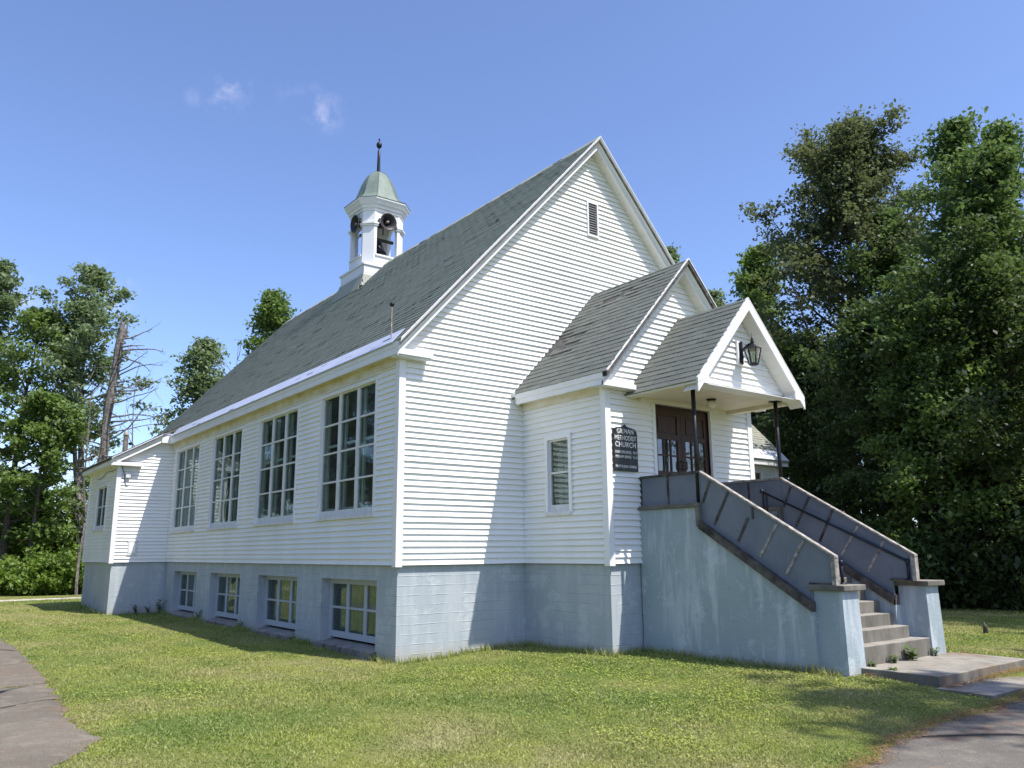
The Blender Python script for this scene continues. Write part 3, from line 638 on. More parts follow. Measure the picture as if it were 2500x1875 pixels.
vroof = gable_roof('vestibule_roof', HX, VR-.02, VEX, W-VEX, -VD-.36, -.0, .09, M['underlay'])
def tab_mesh(name, wd, expo, mat, seed):
    r = random.Random(seed); me = bpy.data.meshes.new(name); h = .013
    V = [(0,0,h+r.uniform(-.002,.004)),(wd,0,h+r.uniform(-.002,.004)),(wd,expo+.05,.003),(0,expo+.05,.003),(0,0,-.002),(wd,0,-.002),(wd,expo+.05,-.002),(0,expo+.05,-.002)]
    me.from_pydata(V, [], [(0,1,2,3),(4,5,1,0),(5,6,2,1),(7,4,0,3),(6,7,3,2)]); me.materials.append(mat); me.update(); return me
TABS = [tab_mesh('shingle', TAB-.013, .142, M['shingle_dark'], k) for k in range(5)]
def shingle_objs(parent, ridge_z, xe, y0, y1, side, skip=None, curl=None, expo=.142):
    c = 1/math.hypot(1, SL); L = abs(HX-xe)/c; rows = int(L/expo)+1; ze = ridge_z-SL*abs(HX-xe)
    up = Vector((-side*c, 0, SL*c)); along = Vector((0, side, 0)); nrm = along.cross(up)
    for r in range(rows):
        t = r*expo-.012; off = (r%2)*.5*TAB+random.uniform(-.02,.02); n = int((y1-y0)/TAB)+2
        if t+expo*.5 > L: break
        for k in range(n):
            a = max(y0, y0+k*TAB-off); b = min(y1, y0+(k+1)*TAB-off)
            if b-a < .03 or (skip and skip(r, rows, (a+b)/2)): continue
            o = bpy.data.objects.new('shingle', random.choice(TABS)); s = a if side > 0 else b
            pt = Vector((xe, s, ze))+up*t; m = Matrix((along, up, nrm)).transposed().to_4x4()
            cu = (curl(r, rows, (a+b)/2) if curl else 0)+random.uniform(-.006,.006); rot = Matrix.Rotation(random.uniform(-.008,.008), 4, 'Z') @ Matrix.Rotation(-cu, 4, 'X')
            ln = min(1, (L-t)/(expo+.05))
            mw = Matrix.Translation(pt) @ m @ rot @ Matrix.Diagonal((min(1,(b-a)/TAB), ln, 1, 1))
            o.parent = parent; o.matrix_parent_inverse = Matrix.Translation(-WLOC[parent.name]); o.matrix_basis = mw; COL.objects.link(o)
def torn(r, rows, y): return (rows*.33 < r < rows*.52 and y > -.42+.10*abs(r-rows*.42)) or (abs(r-rows*.80+ (y+1)*1.2) < .6 and -1.5 < y < -.6)
def curl(r, rows, y):
    if rows*.28 < r < rows*.55 and y > -.85: return random.choice((0, .05, .12, .22))
    if rows*.70 < r < rows*.92 and -2.2 < y < -.4: return random.choice((0, .03, .07))
    return 0
shingle_objs(vroof, VR-.018, VEX, -VD-.37, -.01, -1, torn, curl)
V, Fq = shingle_field(-VD-.37, -.01, SL, 1, HX, VR-.016, W-VEX, .142); stuff(np_obj('shingles', V, Fq, M['shingle'], vroof))
zr, ze = VR-.03, zvest(VEX)-.03
rake(VEX, ze, HX-.0005, zr, -VD, .25, .14, .085, M['trim'], M['oldtrim']); rake(W-VEX, ze, HX+.0005, zr, -VD, .25, .14, .085, M['trim'], M['trim'])
drip(VEX, ze+.02, HX-.001, zr+.02, -VD-.36); drip(W-VEX, ze+.02, HX+.001, zr+.02, -VD-.36)
rake_soffit(VEX, ze, HX, zr, -VD-.22, -VD, .215, 13); rake_soffit(W-VEX, ze, HX, zr, -VD-.22, -VD, .215, 13)
mb = MB(); mb.hexa([(VEX+.0,-VD-.25,3.06),(VEX+.0,-.12,3.06),(VEX+.03,-.12,3.06),(VEX+.03,-VD-.25,3.06)],[(VEX-.01,-VD-.25,3.165),(VEX-.01,-.12,3.165),(VEX+.03,-.12,3.165),(VEX+.03,-VD-.25,3.165)]); obj('fascia', mb, M['trim'], church)
mb = MB(); mb.box(VEX+.012, VEX+.03, -VD-.25, -.12, 2.965, 3.059); obj('fascia', mb, M['trim'], church)
mb = MB(); mb.box(VEX+.031, VX0, -VD-.24, -.001, 3.0, 3.012); obj('soffit', mb, M['soffit'], church)
mb = MB(); mb.hexa([(VEX-.03,-.12,3.16),(VEX-.03,-.001,3.16),(VEX+.1,-.001,2.96),(VEX+.1,-.12,2.96)],[(VEX-.03,-.12,3.19),(VEX-.03,-.001,3.19),(VEX+.3,-.001,3.19),(VEX+.3,-.12,3.19)]); obj('eave_end', mb, M['trim'], church)
mb = MB(); mb.box(VEX+.0, VX0+.52, -VD-.255, -VD-.022, 2.945, 3.03); er = obj('eave_return', mb, M['trim'], church)
mb = MB(); mb.box(VEX+.02, VX0+.50, -VD-.23, -VD-.022, 3.031, 3.05); obj('return_cap', mb, M['oldtrim'], er)
mb = MB(); mb.box(W-VX0-.52, W-VEX, -VD-.255, -VD-.022, 2.945, 3.03); mb.box(VX1, W-VEX, -VD-.02, 0, 2.965, 3.1); obj('eave_return', mb, M['trim'], church)
# step flashing along the nave wall
obj('flashing', MB().prism([(VEX-.05,-.03,zvest(VEX-.05)+.01),(HX,-.03,VR+.01),(HX,-.03,VR+.045),(VEX-.09,-.03,zvest(VEX-.09)+.045)], (0,.006,0)), M['trim'], church)

# --- doors -----------------------------------------------------------------
mb = MB(); slab3(mb, PVF, DO[0]-.07, DO[0], FL, DO[3]+.07, -.1, .054); slab3(mb, PVF, DO[1], DO[1]+.07, FL, DO[3]+.07, -.1, .054); slab3(mb, PVF, DO[0], DO[1], DO[3], DO[3]+.07, -.1, .052)
obj('door_frame', mb, M['trim'], church)
dw = (DO[1]-DO[0])/2
for s in (0, 1):
    a = DO[0]+s*dw+.003; b = a+dw-.006; mb = MB(); st = .105
    G0, G1 = 1.61, 2.19                                # 3 x 2 lights in the middle of the leaf
    slab3(mb, PVF, a, a+st, FL+.01, DO[3]-.005, -.075, -.03); slab3(mb, PVF, b-st, b, FL+.01, DO[3]-.005, -.075, -.03)
    for z0, z1 in ((FL+.01, FL+.20), (G0-.10, G0), (G1, G1+.09), (2.63, DO[3]-.005)): slab3(mb, PVF, a+st, b-st, z0, z1, -.075, -.031)
    dr = obj('door', mb, M['door'], church)
    for z0, z1 in ((FL+.20, G0-.10), (G1+.09, 2.63)):
        mb = MB(); slab3(mb, PVF, a+st, b-st, z0, z1, -.07, -.052); slab3(mb, PVF, a+st+.05, b-st-.05, z0+.04, z1-.04, -.052, -.040); obj('door_panel', mb, M['door'], dr)
    cw = (b-a-2*st-2*.03)/3; rh = (G1-G0-.03)/2
    for c in range(3):
        p = a+st+c*(cw+.03)
        if c: bar('glazing_bar', PVF, p-.03, p, G0, G1, -.07, -.036, M['door'], dr)
        for r in range(2):
            q = G0+r*(rh+.03); bar('pane', PVF, p, p+cw, q, q+rh, -.058, -.054, M['glass'], dr)
            if r: bar('glazing_bar', PVF, p, p+cw, q-.03, q, -.07, -.038, M['door'], dr)
    hx = b-.05 if s == 0 else a+.05
    obj('door_handle', MB().tube([P3(PVF, hx, -.03, FL+1.0), P3(PVF, hx, .03, FL+1.0), P3(PVF, hx, .03, FL+.86), P3(PVF, hx, -.03, FL+.86)], .011, 6), M['black'], dr)

# --- porch roof -----------------------------------------------------------------
proof = gable_roof('porch_roof', HX, PR-.02, PX0+.03, PX1-.03, PY+.0, -VD-.002, .075, M['underlay'])
shingle_objs(proof, PR-.018, PX0-.02, PY-.015, -VD-.01, -1)
V, Fq = shingle_field(PY-.01, -VD-.01, SL, 1, HX, PR-.016, PX1+.02, .142); stuff(np_obj('shingles', V, Fq, M['shingle'], proof))
zr, ze = PR-.03, zporch(PX0)-.03
for xe in (PX0, PX1):
    d = (HX+(-.0004 if xe == PX0 else .0004)-xe, 0, zr-ze)
    obj('rake_board', MB().prism([(xe,PY-.02,ze+.0),(xe,PY-.02,ze-.20),(xe,PY+.012,ze-.20),(xe,PY+.012,ze)], d), M['trim'], church)
    sg = 1 if xe == PX0 else -1
    obj('rake_end', MB().prism([(xe,PY-.021,2.85),(xe+sg*.28,PY-.021,2.85),(xe+sg*.28,PY-.021,2.85+.13),(xe,PY-.021,ze-.05)], (0,.03,0)), M['trim'], church)
    drip(xe, ze+.02, HX-sg*.001, zr+.02, PY-.012)
    mb = MB(); mb.box(xe-sg*.005, xe+sg*.03, PY+.012, -VD-.005, 2.845, ze+.012); obj('fascia', mb, M['trim'], church)
GY = -3.60
rake_soffit(PX0, ze, HX, zr, PY+.013, GY-.0, .155, 12); rake_soffit(PX1, ze, HX, zr, PY+.013, GY-.0, .155, 12)
PG = ('y', GY, -1)
def pg_rng(z):
    x = PX0+(z+.165-ze)/SL; return (max(x, PX0+.22), min(W-x, PX1-.22)) if x < HX else None
mb = MB(); mb.prism([(PX0+.22,GY+.05,2.88),(PX1-.22,GY+.05,2.88),(PX1-.22,GY+.05,zporch(PX1-.22)-.19),(HX,GY+.05,PR-.19),(PX0+.22,GY+.05,zporch(PX0+.22)-.19)], (0,-.05,0)); pgw = obj('porch_gable', mb, M['siding'], church)
siding(pgw, PG, pg_rng, 2.86, PR-.19, [])
for sg, xe in ((1, PX0), (-1, PX1)): mb = MB(); mb.box(xe+sg*.035, xe+sg*.22, PY+.015, GY-.022, 2.846, 2.95); obj('eave_return', mb, M['trim'], church)
for k in range(24):          # beaded ceiling boards
    x0 = PX0+.035+(PX1-PX0-.07)*k/24; x1 = PX0+.035+(PX1-PX0-.07)*(k+1)/24-.006; mb = MB(); mb.box(x0, x1, GY+.02, -VD-.03, 2.868+random.uniform(-.001,.001), 2.882); obj('ceiling_board', mb, M['ceiling'], proof)
mb = MB(); mb.box(PX0+.031, PX1-.031, PY+.02, GY+.018, 2.85, 2.859); obj('porch_beam', mb, M['trim'], church)
mb = MB(); mb.box(PX1-.20, PX1-.035, GY+.02, -VD-.03, 2.80, 2.866); obj('porch_beam', mb, M['ceiling'], church); mb = MB(); mb.box(PX0+.035, PX0+.13, GY+.02, -VD-.03, 2.835, 2.866); obj('porch_beam', mb, M['ceiling'], church)
mb = MB(); mb.box(PX0+.3, PX1-.3, -VD-.10, -VD-.024, 2.80, 2.867); obj('ledger_trim', mb, M['soffit'], church)

# --- right wing, seen past the vestibule ---------------------------------------------
RY, RX1, REZ = 4.4, 17.2, 3.196
PR_ = ('y', RY, -1); RWN = (15.2, 16.42, 1.4, 2.83)
rw = shell('wing_wall', PR_, W, RX1, 0, 3.0, [(RWN[0]+.08,RWN[1]-.08,RWN[2]+.08,RWN[3]-.08)], M['inside']); siding(rw, PR_, lambda z: (W+.02, RX1), 0, 2.86, [RWN])
window(PR_, *RWN, 2, 2, inner=False)
corner(RX1, RY, 1, -1, -.02, 2.95)
mb = MB(); mb.box(RX1-.13, RX1, RY+.13, 12, 0, 3.0); mb.box(W, RX1-.131, 11.87, 12, 0, 3.0); obj('wing_wall', mb, M['siding'], church)
mb = MB(); mb.box(W, RX1-IN, RY+IN, 12-IN, ZB, -.004); obj('foundation', mb, M['found'], church)
mb = MB(); mb.prism([(W,RY-.42,REZ),(W,8.2,REZ+4.35),(W,12.4,REZ),(W,12.4,REZ-.12),(W,8.2,REZ+4.2),(W,RY-.42,REZ-.12)], (RX1+.14-W,0,0)); rr = obj('wing_roof', mb, M['shingle'], church)
sl = 4.35/(8.2-RY+.42); c = 1/math.hypot(1, sl); V = []; Fq = []
for r in range(44):
    for k in range(30):
        t0 = .26+r*.135; x0 = W+k*.305-(r%2)*.15; x1 = min(x0+.296, RX1+.14); x0 = max(x0, W)
        if x1-x0 < .02 or t0 > 5.6: continue
        k0 = len(V); h = .015+random.uniform(0,.012)
        for t, hh in ((t0, h), (t0+.17, .003)):
            for x in (x0, x1): V.append((x, RY-.42+c*t-sl*c*hh, REZ+sl*c*t+c*hh))
        for x in (x0, x1): V.append((x, RY-.42+c*t0, REZ+sl*c*t0-.002))
        Fq += [(k0,k0+1,k0+3,k0+2),(k0+4,k0+5,k0+1,k0)]
stuff(np_obj('shingles', V, Fq, M['shingle'], rr))
M['whitemetal'] = mat_plain('white_roof_metal', (.74,.76,.78), .4, .1, .05, 2, .03)
for k in range(6):
    x0 = W+(RX1+.14-W)*k/6; x1 = W+(RX1+.14-W)*(k+1)/6-.01; mb = MB(); mb.hexa([(x0,RY-.46,REZ-.03),(x1,RY-.46,REZ-.03),(x1,RY-.42+c*.42,REZ+sl*c*.42+.006),(x0,RY-.42+c*.42,REZ+sl*c*.42+.006)],[(x0,RY-.46,REZ-.005),(x1,RY-.46,REZ-.005),(x1,RY-.43+c*.42,REZ+sl*c*.42+.03),(x0,RY-.43+c*.42,REZ+sl*c*.42+.03)]); obj('eave_metal', mb, M['whitemetal'], rr)
mb = MB(); mb.box(W, RX1+.13, RY-.41, RY-.38, 2.98, 3.12); mb.box(W, RX1+.13, RY-.379, RY, 3.0, 3.02); mb.box(W, RX1+.03, RY-.04, RY-.0, 2.84, 2.99); obj('eave', mb, M['trim'], church)

# siding boards: the 300 that show largest are parts of their walls, the slivers left over are one part
def shown(mb):
    uv = []
    for v in mb.v[4:8]:
        d = np.array(v)-CAM; z = d@RF
        if z < .1: return 0
        uv.append((d@RX/z, d@RU/z))
    return abs(sum(uv[i][0]*uv[(i+1)%4][1]-uv[(i+1)%4][0]*uv[i][1] for i in range(4)))
BOARDS.sort(key=lambda b: -shown(b[1]))
for wall, mb in BOARDS[:300]: obj('siding_board', mb, M['siding'], wall)
rest = MB()
for wall, mb in BOARDS[300:]: rest.add(mb.v, mb.f)
if rest.v: stuff(obj('siding_boards', rest, M['siding'], church))

# --- belfry -----------------------------------------------------------------
SX, SY = HX, 10.15; SC = (SX, SY)
mb = MB(); HB = .80                                      # shingled skirt that straddles the ridge, flaring to the roof
def skirt(mb):
    a, b, zt = HB, 1.02, 8.67; t = [(SX-a,SY-a,zt),(SX+a,SY-a,zt),(SX+a,SY+a,zt),(SX-a,SY+a,zt)]
    zq = zmain(SX-b)-.15; q = [(SX-b,SY-b,zq),(SX+b,SY-b,zq),(SX+b,SY+b,zq),(SX-b,SY+b,zq)]; e = (zmain(HX)-zt)/SL-.1; k = [(SX-e,SY-a,zt),(SX+e,SY-a,zt),(SX+e,SY+a,zt),(SX-e,SY+a,zt)]
    g = (zmain(HX)-zq)/SL-.12; h = [(SX-g,SY-b,zq),(SX+g,SY-b,zq),(SX+g,SY+b,zq),(SX-g,SY+b,zq)]
    mb.add(t+q+k, [(3,2,1,0),(0,4,7,3),(1,2,6,5),(0,8,4),(1,5,9),(2,10,6),(3,7,11)])
skirt(mb); sk = obj('belfry', mb, M['shingle'], church)
for r in range(7):                                     # courses of tabs on the two faces that show
    z0 = 7.98+r*.105; f = (z0-zmain(SX-1.02))/(8.67-zmain(SX-1.02)); g = min(1, max(0, f)); off = 1.02+(HB-1.02)*g
    for k in range(11):
        a = -1.0+k*.2+(r%2)*.1; b = min(a+.19, off-.005); a = max(a, -off+.005)
        if b-a > .03:
            if z0 > zmain(SX-off)-.1:
                mb = MB(); x = SX-off; mb.hexa([(x-.022,SY+a,z0),(x-.022,SY+b,z0),(x-.004,SY+b,z0),(x-.004,SY+a,z0)],[(x+.012,SY+a,z0+.12),(x+.012,SY+b,z0+.12),(x+.03,SY+b,z0+.12),(x+.03,SY+a,z0+.12)]); obj('skirt_shingle', mb, M['shingle'], sk)
            b = min(b, -(zmain(HX)-z0-.06)/SL)
            if b-a > .03:
                mb = MB(); y = SY-off; mb.hexa([(SX+a,y-.022,z0),(SX+b,y-.022,z0),(SX+b,y-.004,z0),(SX+a,y-.004,z0)],[(SX+a,y+.012,z0+.12),(SX+b,y+.012,z0+.12),(SX+b,y+.03,z0+.12),(SX+a,y+.03,z0+.12)]); obj('skirt_shingle', mb, M['shingle'], sk)
mb = MB(); mb.box(SX-.85, SX+.85, SY-.85, SY+.85, 8.60, 8.66); mb.box(SX-.82, SX+.82, SY-.82, SY+.82, 8.661, 8.95); mb.box(SX-.86, SX+.86, SY-.86, SY+.86, 8.951, 9.007); obj('belfry_plinth', mb, M['trim'], sk)
mb = MB(); mb.oct([(.74,.46,9.008),(.74,.46,9.05),(.72,.45,9.06),(.72,.45,9.36)], SC); obj('belfry_base', mb, M['trim'], sk)
ow = .36
for sx in (-1, 1):
    for sy in (-1, 1):           # four corner piers with chamfered faces
        a, q = .715, .448; pol = [(ow,a),(q,a),(a,q),(a,ow),(a-.13,ow),(ow,a-.13)]; mb = MB()
        mb.prism([(SX+sx*u,SY+sy*v,9.36) for u, v in (pol if sx*sy < 0 else pol[::-1])], (0,0,1.06)); pr = obj('belfry_pier', mb, M['trim'], sk)
        a2, q2, o2 = .75, .475, ow-.03; pol = [(o2,a2),(q2,a2),(a2,q2),(a2,o2),(a-.15,o2),(o2,a-.15)]; mb = MB()
        for z0, g in ((10.36, .0), (10.41, .025)): mb.prism([(SX+sx*(u+g*(u > .4)),SY+sy*(v+g*(v > .4)),z0) for u, v in (pol if sx*sy < 0 else pol[::-1])], (0,0,.048))
        obj('pier_capital', mb, M['trim'], sk)
for d in range(4):                # sills
    R4 = Matrix.Rotation(d*math.pi/2, 3, 'Z'); mb = MB()
    mb.box(-.40, .40, -.76, -.55, 9.361, 9.415); mb.v = [tuple(R4 @ Vector(v)+Vector((SX, SY, 0))) for v in mb.v]; obj('opening_sill', mb, M['trim'], sk)
    mb = MB(); n = 10; pts = [(-ow, 10.42)]+[(-ow*math.cos(math.pi*k/n), 10.46+.30*math.sin(math.pi*k/n)) for k in range(n+1)]+[(ow, 10.42), (ow+.08, 10.42), (ow+.08, 10.86), (-ow-.08, 10.86), (-ow-.08, 10.42)]
    for (p, q) in zip(pts[1:n+1], pts[2:n+2]): mb.prism([(p[0],-.70,p[1]),(q[0],-.70,q[1]),(q[0],-.70,10.86),(p[0],-.70,10.86)], (0,.10,0))
    mb.v = [tuple(R4 @ Vector(v)+Vector((SX, SY, 0))) for v in mb.v]; obj('opening_arch', mb, M['trim'], sk)
for sx in (-1, 1):
    for sy in (-1, 1): pol = [(ow,.715),(.448,.715),(.715,.448),(.715,ow),(.585,ow),(ow,.585)]; obj('frieze_block', MB().prism([(SX+sx*u,SY+sy*v,10.459) for u, v in (pol if sx*sy < 0 else pol[::-1])], (0,0,.40)), M['trim'], sk)
mb = MB(); mb.oct([(.72,.45,10.86),(.74,.46,10.87),(.745,.462,10.93),(.79,.475,10.96),(.80,.48,11.02),(.86,.50,11.08),(.875,.505,11.12),(.93,.52,11.20),(.935,.522,11.245)], SC); obj('cornice', mb, M['trim'], sk)
mb = MB(); mb.oct([(.945,.527,11.246),(.945,.527,11.262)], SC); obj('cornice_edge', mb, M['darkwood'], sk)
prof = [(.935,11.263),(.80,11.33),(.70,11.42),(.63,11.55),(.575,11.72),(.525,11.90),(.47,12.07),(.40,12.24),(.31,12.39),(.20,12.50),(.10,12.56),(.055,12.58)]
mb = MB(); mb.oct([(r, r*(.555-.14*i/11), z) for i, (r, z) in enumerate(prof)], SC); dome = obj('belfry_dome', mb, M['copper'], sk)
for j in range(8):                # standing seams on the hips
    pts = []
    for i, (r, z) in enumerate(prof):
        q = r*(.555-.14*i/11); a, b = ((-q,-r),(q,-r),(r,-q),(r,q),(q,r),(-q,r),(-r,q),(-r,-q))[j]; pts.append((SX+a*1.005, SY+b*1.005, z+.006))
    obj('dome_seam', MB().tube(pts, .012, 5), M['copper'], dome)
fin = obj('finial', MB().lathe([(.062,0),(.058,.05),(.05,.45),(.046,.78),(.03,.80),(.018,.83),(.016,.90)], (SX,SY,12.57), 12), M['black'], sk, True)
obj('finial_ball', MB().lathe([(.01,0),(.06,.02),(.088,.07),(.095,.115),(.088,.16),(.06,.205),(.02,.23),(.014,.27),(.03,.30),(.035,.325),(.02,.35),(.004,.36)], (SX,SY,13.45), 14), M['black'], fin, True)
mb = MB(); mb.box(SX-.55, SX+.55, SY-.55, SY+.55, 9.30, 9.37); obj('belfry_floor', mb, M['underlay'], sk)
bell = obj('bell', MB().lathe([(.33,0),(.31,.05),(.25,.14),(.20,.28),(.17,.38),(.10,.44),(.03,.46)], (SX,SY,9.72), 20), M['black'], sk, True)
mb = MB(); mb.box(SX-.6, SX+.6, SY-.04, SY+.04, 10.18, 10.26); obj('bell_beam', mb, M['darkwood'], sk)
def horn(d, label):
    R4 = Matrix.Rotation(d*math.pi/2, 4, 'Z'); root = empty('horn_loudspeaker', (SX, SY, 10.2)); tag(root, label, 'loudspeaker', 'horn loudspeakers in the belfry openings')
    def place(mb): mb.v = [tuple((R4 @ Vector(v))+Vector((SX, SY, 0))) for v in mb.v]; return mb
    tilt = Matrix.Rotation(math.radians(90+4), 3, 'X')
    def lathe_y(prof, n=24):
        mb = MB().lathe(prof, (0,0,0), n); mb.v = [tuple(tilt @ Vector(v)+Vector((0,-.80,10.56))) for v in mb.v]; return place(mb)
    # bell: open shell, mouth towards the outside (local -y), made of an outer and an inner skin
    outer = [(.05,-.42),(.07,-.30),(.12,-.16),(.20,-.06),(.285,0)]; inner = [(.27,.001),(.185,-.06),(.105,-.155),(.055,-.29)]
    mb = MB(); n = 28; k = 0
    for r, z in outer+inner:
        for j in range(n): an = 2*math.pi*j/n; mb.v.append((r*math.cos(an), r*math.sin(an), z))
    for i in range(len(outer)+len(inner)-1):
        for j in range(n): j2 = (j+1)%n; mb.f.append((i*n+j, i*n+j2, (i+1)*n+j2, (i+1)*n+j))
    mb.v = [tuple(tilt @ Vector(v)+Vector((0,-.80,10.56))) for v in mb.v]; obj('horn_bell', place(mb), M['horn'], root, True)
    mb = MB(); 
    for i in range(n):
        an = 2*math.pi*i/n; mb.v.append((.290*math.cos(an), .290*math.sin(an), .004)); mb.v.append((.262*math.cos(an), .262*math.sin(an), -.012)); mb.v.append((.290*math.cos(an), .290*math.sin(an), -.016))
    for i in range(n): j = (i+1)%n; mb.f += [(3*i,3*j,3*j+1,3*i+1),(3*i+1,3*j+1,3*j+2,3*i+2),(3*i+2,3*j+2,3*j,3*i)]
    mb.v = [tuple(tilt @ Vector(v)+Vector((0,-.80,10.56))) for v in mb.v]; obj('horn_rim', place(mb), M['hornlip'], root, True)
    obj('horn_tip', lathe_y([(.045,-.26),(.045,-.06),(.038,-.03),(.02,-.02)], 14), M['hornlip'], root, True)
    obj('driver', lathe_y([(.03,-.62),(.085,-.60),(.09,-.46),(.06,-.41)], 14), M['horn'], root, True)
    mb = MB(); mb.box(-.015, .015, -.45, -.42, 10.22, 10.60); obj('bracket', place(mb), M['black'], root)
    return root
horn(0, 'round dark horn loudspeaker with pale rim in the front belfry opening')
horn(3, 'dark horn loudspeaker seen edge-on in the side belfry opening')

# --- vent pipe on the eave -----------------------------------------------------------------
vp = obj('roof_vent_pipe', MB().tube([(-.08,.22,3.95),(-.09,.215,4.25),(-.085,.22,4.55)], .013, 8), M['greywood']); tag(vp, 'thin grey pipe with a round cap standing on the church eave', 'pipe')
obj('pipe_cap', MB().lathe([(.012,0),(.03,.015),(.045,.04),(.045,.06),(.02,.09),(.004,.095)], (-.085,.22,4.54), 10), M['black'], vp, True)

# ================================================================== entrance stairs
stair = empty('entrance_stairs', (HX, -4.1, -1.4)); tag(stair, 'concrete entrance stairs with blue-grey side walls, piers and panelled railings', 'stairs')
XL0, XL1 = 3.44, 3.74; XR0, XR1 = W-XL1, W-XL0
YS0, YS1, YP0, YP1 = -VD-.003, -3.60, -5.50, -5.905       # wall start, end of level part, pier back, pier front
Z1, ZC0, ZC1 = .886, .56, -.62
for x0, x1 in ((XL0, XL1), (XR0, XR1)):
    prof = [(YS0,ZB),(YP0-.0,ZB),(YP0,ZC1-.02),(YS1+.045,ZC0),(YS1+.045,Z1),(YS0,Z1)]
    sw = obj('side_wall', MB().prism([(x0,y,z) for y, z in prof], (x1-x0,0,0)), M['stairwall'], stair)
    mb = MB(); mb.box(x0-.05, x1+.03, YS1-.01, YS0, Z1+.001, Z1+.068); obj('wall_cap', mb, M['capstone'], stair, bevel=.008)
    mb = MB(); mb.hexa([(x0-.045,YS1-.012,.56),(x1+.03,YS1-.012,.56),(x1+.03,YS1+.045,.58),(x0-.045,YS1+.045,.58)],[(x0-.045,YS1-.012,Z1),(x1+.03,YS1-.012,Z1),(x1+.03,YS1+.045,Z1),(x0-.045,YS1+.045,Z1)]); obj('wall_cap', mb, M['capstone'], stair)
    # timber stringer along the slope
    d = (0, YP0-YS1, ZC1-ZC0); sl_ = d[2]/d[1]
    obj('stringer', MB().prism([(x0-.05,YS1,ZC0-.015),(x0-.05,YS1,ZC0+.115),(x0+.13,YS1,ZC0+.125),(x0+.13,YS1,ZC0-.015)], d), M['darkwood'], stair)
    if x0 == XR0: obj('stringer', MB().prism([(x0-.03,YS1,ZC0-.01),(x0-.03,YS1,ZC0+.06),(x0+.01,YS1,ZC0+.06),(x0+.01,YS1,ZC0-.01)], d), M['capstone'], stair)
    # pier, slightly battered, with a cap
    px0, px1 = (3.505, 3.90) if x0 == XL0 else (5.80, 6.18)
    mb = MB(); n = 6
    for k in range(n):
        z0, z1 = ZB+(-.352-ZB)*k/n, ZB+(-.352-ZB)*(k+1)/n; b0, b1 = .022*(1-k/n), .022*(1-(k+1)/n); mb.hexa([(px0-b0,YP1-b0,z0),(px1+b0,YP1-b0,z0),(px1+b0,YP0+.02,z0),(px0-b0,YP0+.02,z0)],[(px0-b1,YP1-b1,z1),(px1+b1,YP1-b1,z1),(px1+b1,YP0+.02,z1),(px0-b1,YP0+.02,z1)])
    obj('pier', mb, M['stairwall'], stair)
    mb = MB(); mb.box(px0-.055, px1+.095, YP1-.075, YP0+.07, -.351, -.272); obj('pier_cap', mb, M['capstone'], stair, bevel=.012)
    # railing: plywood panels between battens, level part
    rx0, rx1 = x0+.045, x0+.065; zt0, zt1 = 1.43, .10
    ys = [YS0-.01, -2.93, YS1-.02]
    for a, b in zip(ys, ys[1:]): mb = MB(); mb.box(rx0, rx1, b+.004, a-.004, .955, zt0); obj('panel', mb, M['panel'], stair)
    for y in (YS0-.03, -2.93): mb = MB(); mb.box(rx0-.012, rx1+.012, y-.02, y+.02, .955, zt0); obj('batten', mb, M['darkwood'], stair)
    mb = MB(); mb.box(rx0-.035, rx1+.035, YS1-.035, YS0-.01, zt0+.001, zt0+.036); obj('top_rail', mb, M['darkwood'] if x0 == XL0 else M['greywood'], stair)
    # sloping part
    yA, yB = YS1-.02, YP1+.05
    def ztop(y): return zt0+(zt1-zt0)*(y-yA)/(yB-yA)
    def zbot(y): return ZC0+.10+sl_*(y-YS1)
    BT = [(-3.65,.95,-3.81,1.285),(-3.856,.598,-4.156,1.09),(-4.287,.336,-4.56,.84),(-4.659,.109,-4.993,.575),(-5.089,-.14,-5.40,.33)]
    if x0 == XL0: BT[2] = (-4.287,.336,-4.495,.678)
    es = [yA, -4.05, -4.45, -4.85, -5.25, YP0+.02, yB]
    for a, b in zip(es, es[1:]):
        za, zb_ = zbot(a-.004), zbot(b+.004)
        if b < YP0: za = zb_ = -.268
        obj('panel', MB().prism([(rx0,a-.0005,za),(rx0,b+.0005,zb_),(rx0,b+.0005,ztop(b)),(rx0,a-.0005,ztop(a))], (rx1-rx0,0,0)), M['panel'], stair)
    for k, (ya, za, yb_, zb_) in enumerate(BT):               # battens stand square to the slope
        b0, b1 = Vector((rx0-.014, ya, za)), Vector((rx0-.014, yb_, min(zb_, ztop(yb_)-.002))); dd = Vector((0, .017, .010))
        obj('batten', MB().hexa([tuple(b0-dd),tuple(b0+dd),tuple(b1+dd),tuple(b1-dd)],[tuple(v+Vector((.048,0,0))) for v in (b0-dd,b0+dd,b1+dd,b1-dd)]), M['greywood'] if k in (3, 4) else M['darkwood'], stair)
    if x0 == XL0:
        y = -4.58; obj('batten', MB().hexa([(rx0-.014,y-.016,ztop(y)-.20),(rx0-.014,y+.016,ztop(y)-.20),(rx0-.014,y+.016,ztop(y)),(rx0-.014,y-.016,ztop(y))],[(rx0+.02,y-.016,ztop(y)-.20),(rx0+.02,y+.016,ztop(y)-.20),(rx0+.02,y+.016,ztop(y)),(rx0+.02,y-.016,ztop(y))]), M['darkwood'], stair)
    d = (0, yB-.02-yA, ztop(yB-.02)-ztop(yA))
    obj('top_rail', MB().prism([(rx0-.035,yA,zt0+.001),(rx1+.035,yA,zt0+.001),(rx1+.035,yA,zt0+.032),(rx0-.035,yA,zt0+.032)], d), M['greywood'], stair)
    mb = MB(); mb.box(rx0-.03, rx1+.045, yB-.012, yB+.05, -.272, ztop(yB)+.02); obj('end_post', mb, M['greywood'], stair)
